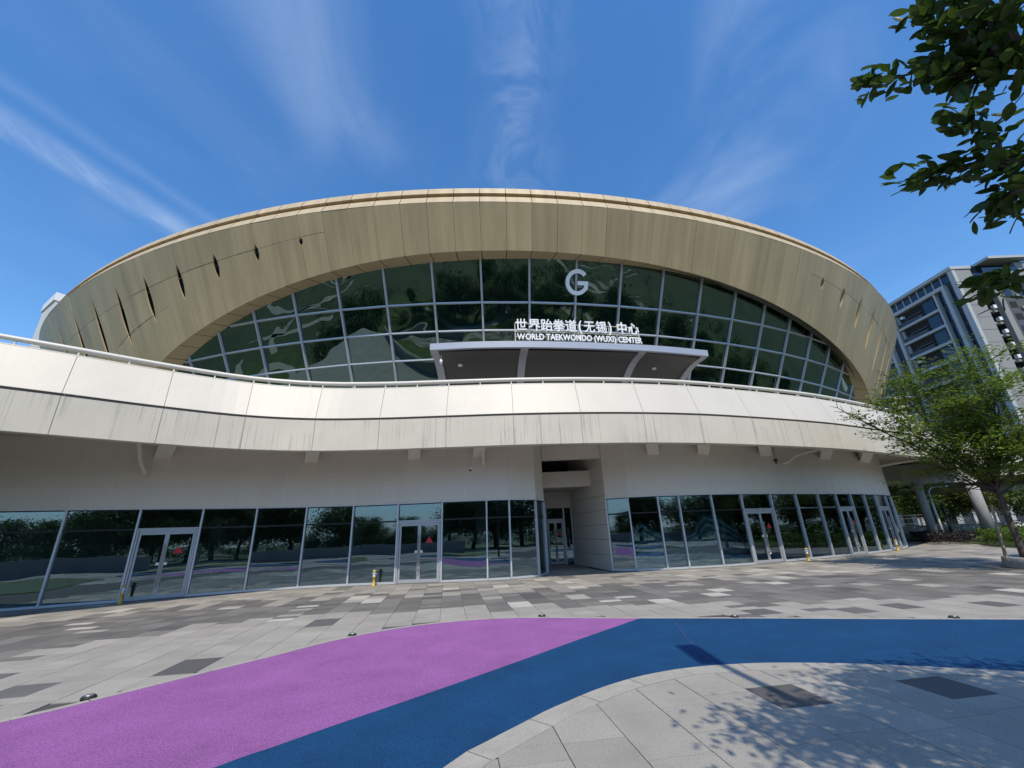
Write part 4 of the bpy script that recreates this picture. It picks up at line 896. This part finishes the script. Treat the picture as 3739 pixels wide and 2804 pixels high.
# --- foreground tree on the right, branches hanging into the picture
def front_tree():
    t = thing('overhanging_tree', 'dark broad-leaved tree at the right whose branches hang into the top right corner', 'tree', (5.4, -.5, 0))
    INVt = Matrix.Translation((-5.4, .5, 0))
    b = B(); b.tube(catmull([(5.4,-.5,0),(5.3,-.45,1.4),(5.1,-.35,2.6),(4.9,-.2,4.2),(4.7,0,5.8)], 4), list(np.linspace(.16,.06,17)), 10)
    twigs = [[(5.0,-.3,2.7),(3.6,.35,2.9),(2.6,.85,3.05),(1.979,1.117,3.219),(1.919,1.12,3.301),(1.86,1.17,3.381),(1.804,1.22,3.431),(1.73,1.316,3.513),(1.69,1.379,3.581)],
             [(1.92,1.11,3.30),(1.906,1.132,3.347),(1.848,1.119,3.451),(1.777,1.119,3.521),(1.736,1.144,3.619)],
             [(2.3,.98,3.13),(1.909,1.081,3.243),(1.86,1.047,3.405),(1.836,1.041,3.51),(1.822,1.051,3.666)],
             [(2.3,.98,3.13),(1.907,1.03,3.28),(1.849,.985,3.373),(1.798,.955,3.444)],
             [(1.899,1.158,3.371),(1.842,1.18,3.337),(1.775,1.185,3.324)],
             [(4.2,.1,2.85),(3.0,.8,2.88),(2.4,1.08,2.9),(2.02,1.262,2.942),(2.005,1.316,3.016),(1.987,1.383,3.076),(1.92,1.449,3.103),(1.883,1.538,3.157)],
             [(2.3,1.12,2.9),(1.999,1.27,2.966),(1.984,1.266,3.092),(1.962,1.288,3.197),(1.947,1.321,3.279)],
             [(2.3,1.12,2.86),(2.0,1.284,2.842),(2.017,1.351,2.852),(2.036,1.418,2.857)],
             [(4.2,.1,2.7),(3.0,.95,2.56),(2.4,1.3,2.54),(2.083,1.465,2.566),(2.086,1.538,2.589),(2.079,1.621,2.615)]]
    pos = []
    for tw in twigs:
        c = catmull(tw, 5); L_ = len(c); b.tube(c, list(np.linspace(.014, .003, L_)), 6)
        for i in range(L_):
            if in_view(*c[i], 350):
                kk = 6
                for _ in range(kk): pos.append((c[i]+rng.normal(size=3)*np.array([.034,.028,.034]), c[min(i+1, L_-1)]-c[max(i-1, 0)]))
    # off-frame crown that casts the dappled shadow
    cr = []
    cen = [np.array([5.0,1.0,5.4])+rng.normal(size=3)*np.array([1.3,.9,.7]) for _ in range(190)]
    cen = [c for c in cen if c[0]-.1*c[2] > 3.5-(6.2-(c[1]+.667*c[2]))*.8 and c[1]+.667*c[2] < 5.7]
    for c in cen:
        b.tube([(4.8,-.1,4.6), tuple((np.array([4.8,-.1,4.8])+c)/2), tuple(c)], [.035,.02,.006], 5) if not in_view(*c, 250) else None
        for q in c+rng.normal(size=(150, 3))*np.array([.30,.26,.16]):
            if not in_view(*q, 60): cr.append(q)
    o = b.build('trunk', MT['bark'], t, True); o.matrix_parent_inverse = INVt
    lb = B(); prof = [(0,0),(.012,.010),(.030,.0175),(.048,.018),(.064,.011),(.075,0)]
    up_ = [(x, w_, .004-.9*x*x) for x, w_ in prof]; vs = [(x, w_, z) for x, w_, z in up_]+[(x, 0, z-.004) for x, w_, z in up_]+[(x, -w_, z) for x, w_, z in up_]; n_ = len(prof)
    lb.add(vs, [(i, i+1, n_+i+1, n_+i) for i in range(n_-1)]+[(n_+i, n_+i+1, 2*n_+i+1, 2*n_+i) for i in range(n_-1)]); lm = lb.mesh('leaf', MT['leafdark'], True)
    vis = [p for p in pos if in_view(*p[0], 20)]; rest = [p for p in pos if not in_view(*p[0], 20)]; rng.shuffle(vis)
    allv = vis; 
    def orient(d):
        d = Vector(d); d.normalize(); d = (d*1.0+Vector(rng.normal(size=3))*.75+Vector((0,0,-.15))).normalized(); q = d.to_track_quat('X', 'Z'); return (q @ Matrix.Rotation(rng.normal()*.5, 3, 'X').to_quaternion())
    for p, d in allv[:299]:
        o = link('leaf', lm, t); o.matrix_parent_inverse = INVt; o.location = p; o.rotation_mode = 'QUATERNION'; o.rotation_quaternion = orient(d); s = rng.uniform(.72, 1.05); o.scale = (s, s, s)
    lv = np.array([v.co for v in lm.vertices]); lf = [tuple(p.vertices) for p in lm.polygons]; sb = B()
    for p, d in allv[299:]+rest:
        q = orient(d).to_matrix(); A = np.array(q)*rng.uniform(.72, 1.05); sb.add(lv@A.T+p, lf)
    for q0 in cr:
        q = orient(rng.normal(size=3)).to_matrix(); A = np.array(q)*rng.uniform(.9, 1.5); sb.add(lv@A.T+q0, lf)
    o = sb.build('leaf', MT['leafdark'], t, True, kind='stuff'); o.matrix_parent_inverse = INVt
front_tree()
# ================================================================== distant buildings
def tower():
    t = thing('residential_tower', 'dark glass tower with pale frames and balconies behind the young tree', 'tower', (100.8, 82, 0)); X0, Y0, H = 100.8, 82.0, 55.0
    bl = lambda b, nm, m: setattr(b.build(nm, m, t), 'matrix_parent_inverse', Matrix.Translation((-X0, -Y0, 0)))
    def bx(x0, x1, y0, y1, z0, z1, nm, m):
        b = B(); b.hexa([(x0,y0,z0),(x1,y0,z0),(x1,y1,z0),(x0,y1,z0)], [(x0,y0,z1),(x1,y0,z1),(x1,y1,z1),(x0,y1,z1)]); bl(b, nm, m)
    bx(X0+.6, X0+4.0, Y0+.3, Y0+34, 0, H-.8, 'core', MT['tdark'])
    bx(X0-.1, X0+4.1, Y0-.3, Y0+.28, 0, H-.2, 'stone_side', MT['tside'])
    for z in np.arange(3, H-1, 3.0): bx(X0+.1, X0+4.12, Y0-.33, Y0-.27, z-.025, z+.025, 'stone_joint', MT['tgrey'])
    bx(X0-.15, X0+.6, Y0-.35, Y0+.75, 0, H, 'corner_pier', MT['tframe'])
    bx(X0-.4, X0+4.3, Y0-.5, Y0+36, H-.75, H, 'roof_slab', MT['tframe'])
    # penthouse glazing
    for y in np.arange(Y0+1, Y0+33, 2.0):
        bx(X0+.45, X0+.58, y+.1, y+1.85, 51.9, 54.1, 'penthouse_pane', MT['tglass']); bx(X0+.3, X0+.6, y-.12, y+.08, 51.9, H-.8, 'penthouse_post', MT['tframe'])
    # narrow window column next to the corner
    for z in np.arange(3.2, 51, 3.0):
        bx(X0+.5, X0+.59, Y0+.95, Y0+2.0, z, z+2.2, 'window', MT['tglass'])
    def frame(ya, yb, zt, w_=.75):
        bx(X0-.45, X0+.6, ya, ya+w_, 0, zt, 'frame_pier', MT['tframe']); bx(X0-.45, X0+.6, yb-w_, yb, 0, zt, 'frame_pier', MT['tframe']); bx(X0-.45, X0+.6, ya+w_, yb-w_, zt-.8, zt, 'frame_head', MT['tframe'])
    frame(Y0+2.3, Y0+17.0, 51.8); frame(Y0+19.5, Y0+33, 47)
    bx(X0-.3, X0+.6, Y0+4.9, Y0+5.35, 0, 51, 'frame_pier', MT['tframe'])
    for k in range(13):
        z = 47.1-4.05*k
        bx(X0-.25, X0+.6, Y0+5.4, Y0+16.2, z-.3, z+.3, 'floor_band', MT['tframe'])
        bx(X0+.50, X0+.59, Y0+3.1, Y0+4.8, z+.5, z+3.2, 'window', MT['tglass'])
        bx(X0+.40, X0+.59, Y0+6.2, Y0+9.0, z+.4, z+3.5, 'balcony_glass', MT['tglass'])
        bx(X0-.2, X0+.5, Y0+9.3, Y0+15.6, z+.32, z+1.25, 'balcony_rail', MT['tdark'])
        bx(X0-.05, X0+.45, Y0+9.3, Y0+13.6, z+1.7, z+1.95, 'louvre', MT['tdark'])
        bx(X0+.48, X0+.58, Y0+9.3, Y0+15.6, z+2.1, z+3.6, 'balcony_opening', MT['dark'])
        if k % 3 == 0: bx(X0-.35, X0+.3, Y0+13.9, Y0+14.5, z+2.3, z+2.9, 'air_unit', MT['letter'])
        bx(X0-.2, X0+.55, Y0+15.4, Y0+15.55, z+.3, z+3.4, 'balcony_screen', MT['tframe'])
        bx(X0-.2, X0+.55, Y0+20.6, Y0+32, z-3.0, z-2.5, 'floor_band', MT['tframe'])
    # rear grey tower with the overhanging roof
    t2 = thing('rear_tower', 'grey residential tower with overhanging flat roof behind the dark glass tower', 'tower', (116, 88, 0)); X1, Y1 = 109.2, 88.0
    def b2(x0, x1, y0, y1, z0, z1, nm, m):
        b = B(); b.hexa([(x0,y0,z0),(x1,y0,z0),(x1,y1,z0),(x0,y1,z0)], [(x0,y0,z1),(x1,y0,z1),(x1,y1,z1),(x0,y1,z1)]); o = b.build(nm, m, t2); o.matrix_parent_inverse = Matrix.Translation((-116, -88, 0))
    b2(X1+1.2, X1+52, Y1-5, Y1+20, 0, 53.5, 'core', MT['tgrey'])
    b2(X1-4.4, X1+1.0, Y1-2.5, Y1+18, 0, 53, 'recess_core', MT['tdark'])
    b2(X1-.1, X1+1.2, Y1-5.6, Y1-4.6, 0, 53, 'corner_pier', MT['tside'])
    b2(X1+8.0, X1+52, Y1-5.3, Y1+18, 53.5, 56.2, 'upper_floor', MT['tside'])
    b2(X1+7.2, X1+8.6, Y1-5.6, Y1-4.7, 0, 56.0, 'pier', MT['tside']); b2(X1+17, X1+18.2, Y1-5.6, Y1-4.9, 0, 53, 'pier', MT['tside'])
    b2(X1+.2, X1+9.5, Y1-7.0, Y1+14, 56.4, 57.0, 'roof_slab', MT['tframe'])
    b2(X1-3.5, X1+7.9, Y1-4.0, Y1+12, 53.5, 56.35, 'penthouse', MT['tglass'])
    b2(X1-1.0, X1+7.2, Y1-5.9, Y1-5.2, 52.9, 53.5, 'terrace_slab', MT['tside'])
    b2(X1-1.0, X1+7.1, Y1-5.85, Y1-5.78, 53.5, 54.7, 'glass_balustrade', MT['tglass'])
    b2(X1+8.0, X1+52, Y1-5.6, Y1-5.5, 56.2, 57.2, 'glass_balustrade', MT['tglass'])
    for z in np.arange(2, 51, 3.0):
        b2(X1-3.4, X1-.2, Y1-4.6, Y1-3.6, z, z+.5, 'balcony_slab', MT['tside']); b2(X1-1.6, X1-.9, Y1-5.3, Y1-4.65, z+.6, z+1.4, 'air_unit', MT['letter'])
        for x in np.arange(X1+2.6, X1+46, 3.4):
            q = rng.random(); b2(x, x+1.5, Y1-5.06, Y1-4.98, z+.7, z+2.2, 'window', MT['tglass'] if q < .75 else MT['dark'])
            if q > .6: b2(x+1.9, x+2.5, Y1-5.4, Y1-5.01, z+.2, z+.8, 'air_unit', MT['tside'])
    t3 = thing('podium_block', 'pale apartment block beyond the undercroft trees with an orange sheet', 'apartment block', (80, 100, 0))
    def b3(x0, x1, y0, y1, z0, z1, nm, m):
        b = B(); b.hexa([(x0,y0,z0),(x1,y0,z0),(x1,y1,z0),(x0,y1,z0)], [(x0,y0,z1),(x1,y0,z1),(x1,y1,z1),(x0,y1,z1)]); o = b.build(nm, m, t3); o.matrix_parent_inverse = Matrix.Translation((-80, -100, 0))
    b3(78, 100, 86, 104, 0, 16, 'core', MT['tdark'])
    for y in np.arange(86, 104, 3): b3(77.6, 78, y, y+1.1, 0, 16, 'pier', MT['tframe'])
    for x in np.arange(78, 100, 3.4): b3(x, x+1.2, 85.6, 86, 0, 16, 'pier', MT['tframe'])
    b3(84.5, 86.5, 85.3, 85.6, 3, 9, 'orange_banner', MT['orange'])
tower()
# cream block just past the shell's right flank
t = thing('cream_block', 'cream sunlit block with stacked balcony slabs glimpsed past the right flank of the golden shell', 'apartment block', (66, 70, 0))
for i in range(16):
    z = 8+i*.85; e = (i%4)*.25; b = B(); b.hexa([(65.0,69.2,z),(66.3+e,68.4-e,z),(67.5+e,70,z),(66,71,z)], [(65.0,69.2,z+.4),(66.3+e,68.4-e,z+.4),(67.5+e,70,z+.4),(66,71,z+.4)]); o = b.build('balcony_slab', MT['cream'], t); o.matrix_parent_inverse = Matrix.Translation((-66,-70,0))
b = B(); b.hexa([(65.4,69.9,0),(66.4,69.2,0),(68,71,0),(67,72,0)], [(65.4,69.9,21),(66.4,69.2,21),(68,71,21),(67,72,21)]); o = b.build('core', MT['tdark'], t); o.matrix_parent_inverse = Matrix.Translation((-66,-70,0))
# pale block behind the left end of the shell
t = thing('pale_block', 'pale concrete block rising behind the left end of the golden shell', 'building', (-55, 43, 0))
b = B(); b.hexa([(-57.5,44.6,0),(-53.4,42.2,0),(-45,56,0),(-50,60,0)], [(-57.5,44.6,30.1),(-53.4,42.2,30.1),(-45,56,30.1),(-50,60,30.1)]); o = b.build('core', MT['concwhite'], t); o.matrix_parent_inverse = Matrix.Translation((55,-43,0))
b = B(); b.hexa([(-57.9,44.7,29.5),(-53.4,42.0,29.5),(-44.6,56,29.5),(-50,60.6,29.5)], [(-57.9,44.7,30.5),(-53.4,42.0,30.5),(-44.6,56,30.5),(-50,60.6,30.5)]); o = b.build('cornice', MT['letter'], t); o.matrix_parent_inverse = Matrix.Translation((55,-43,0))
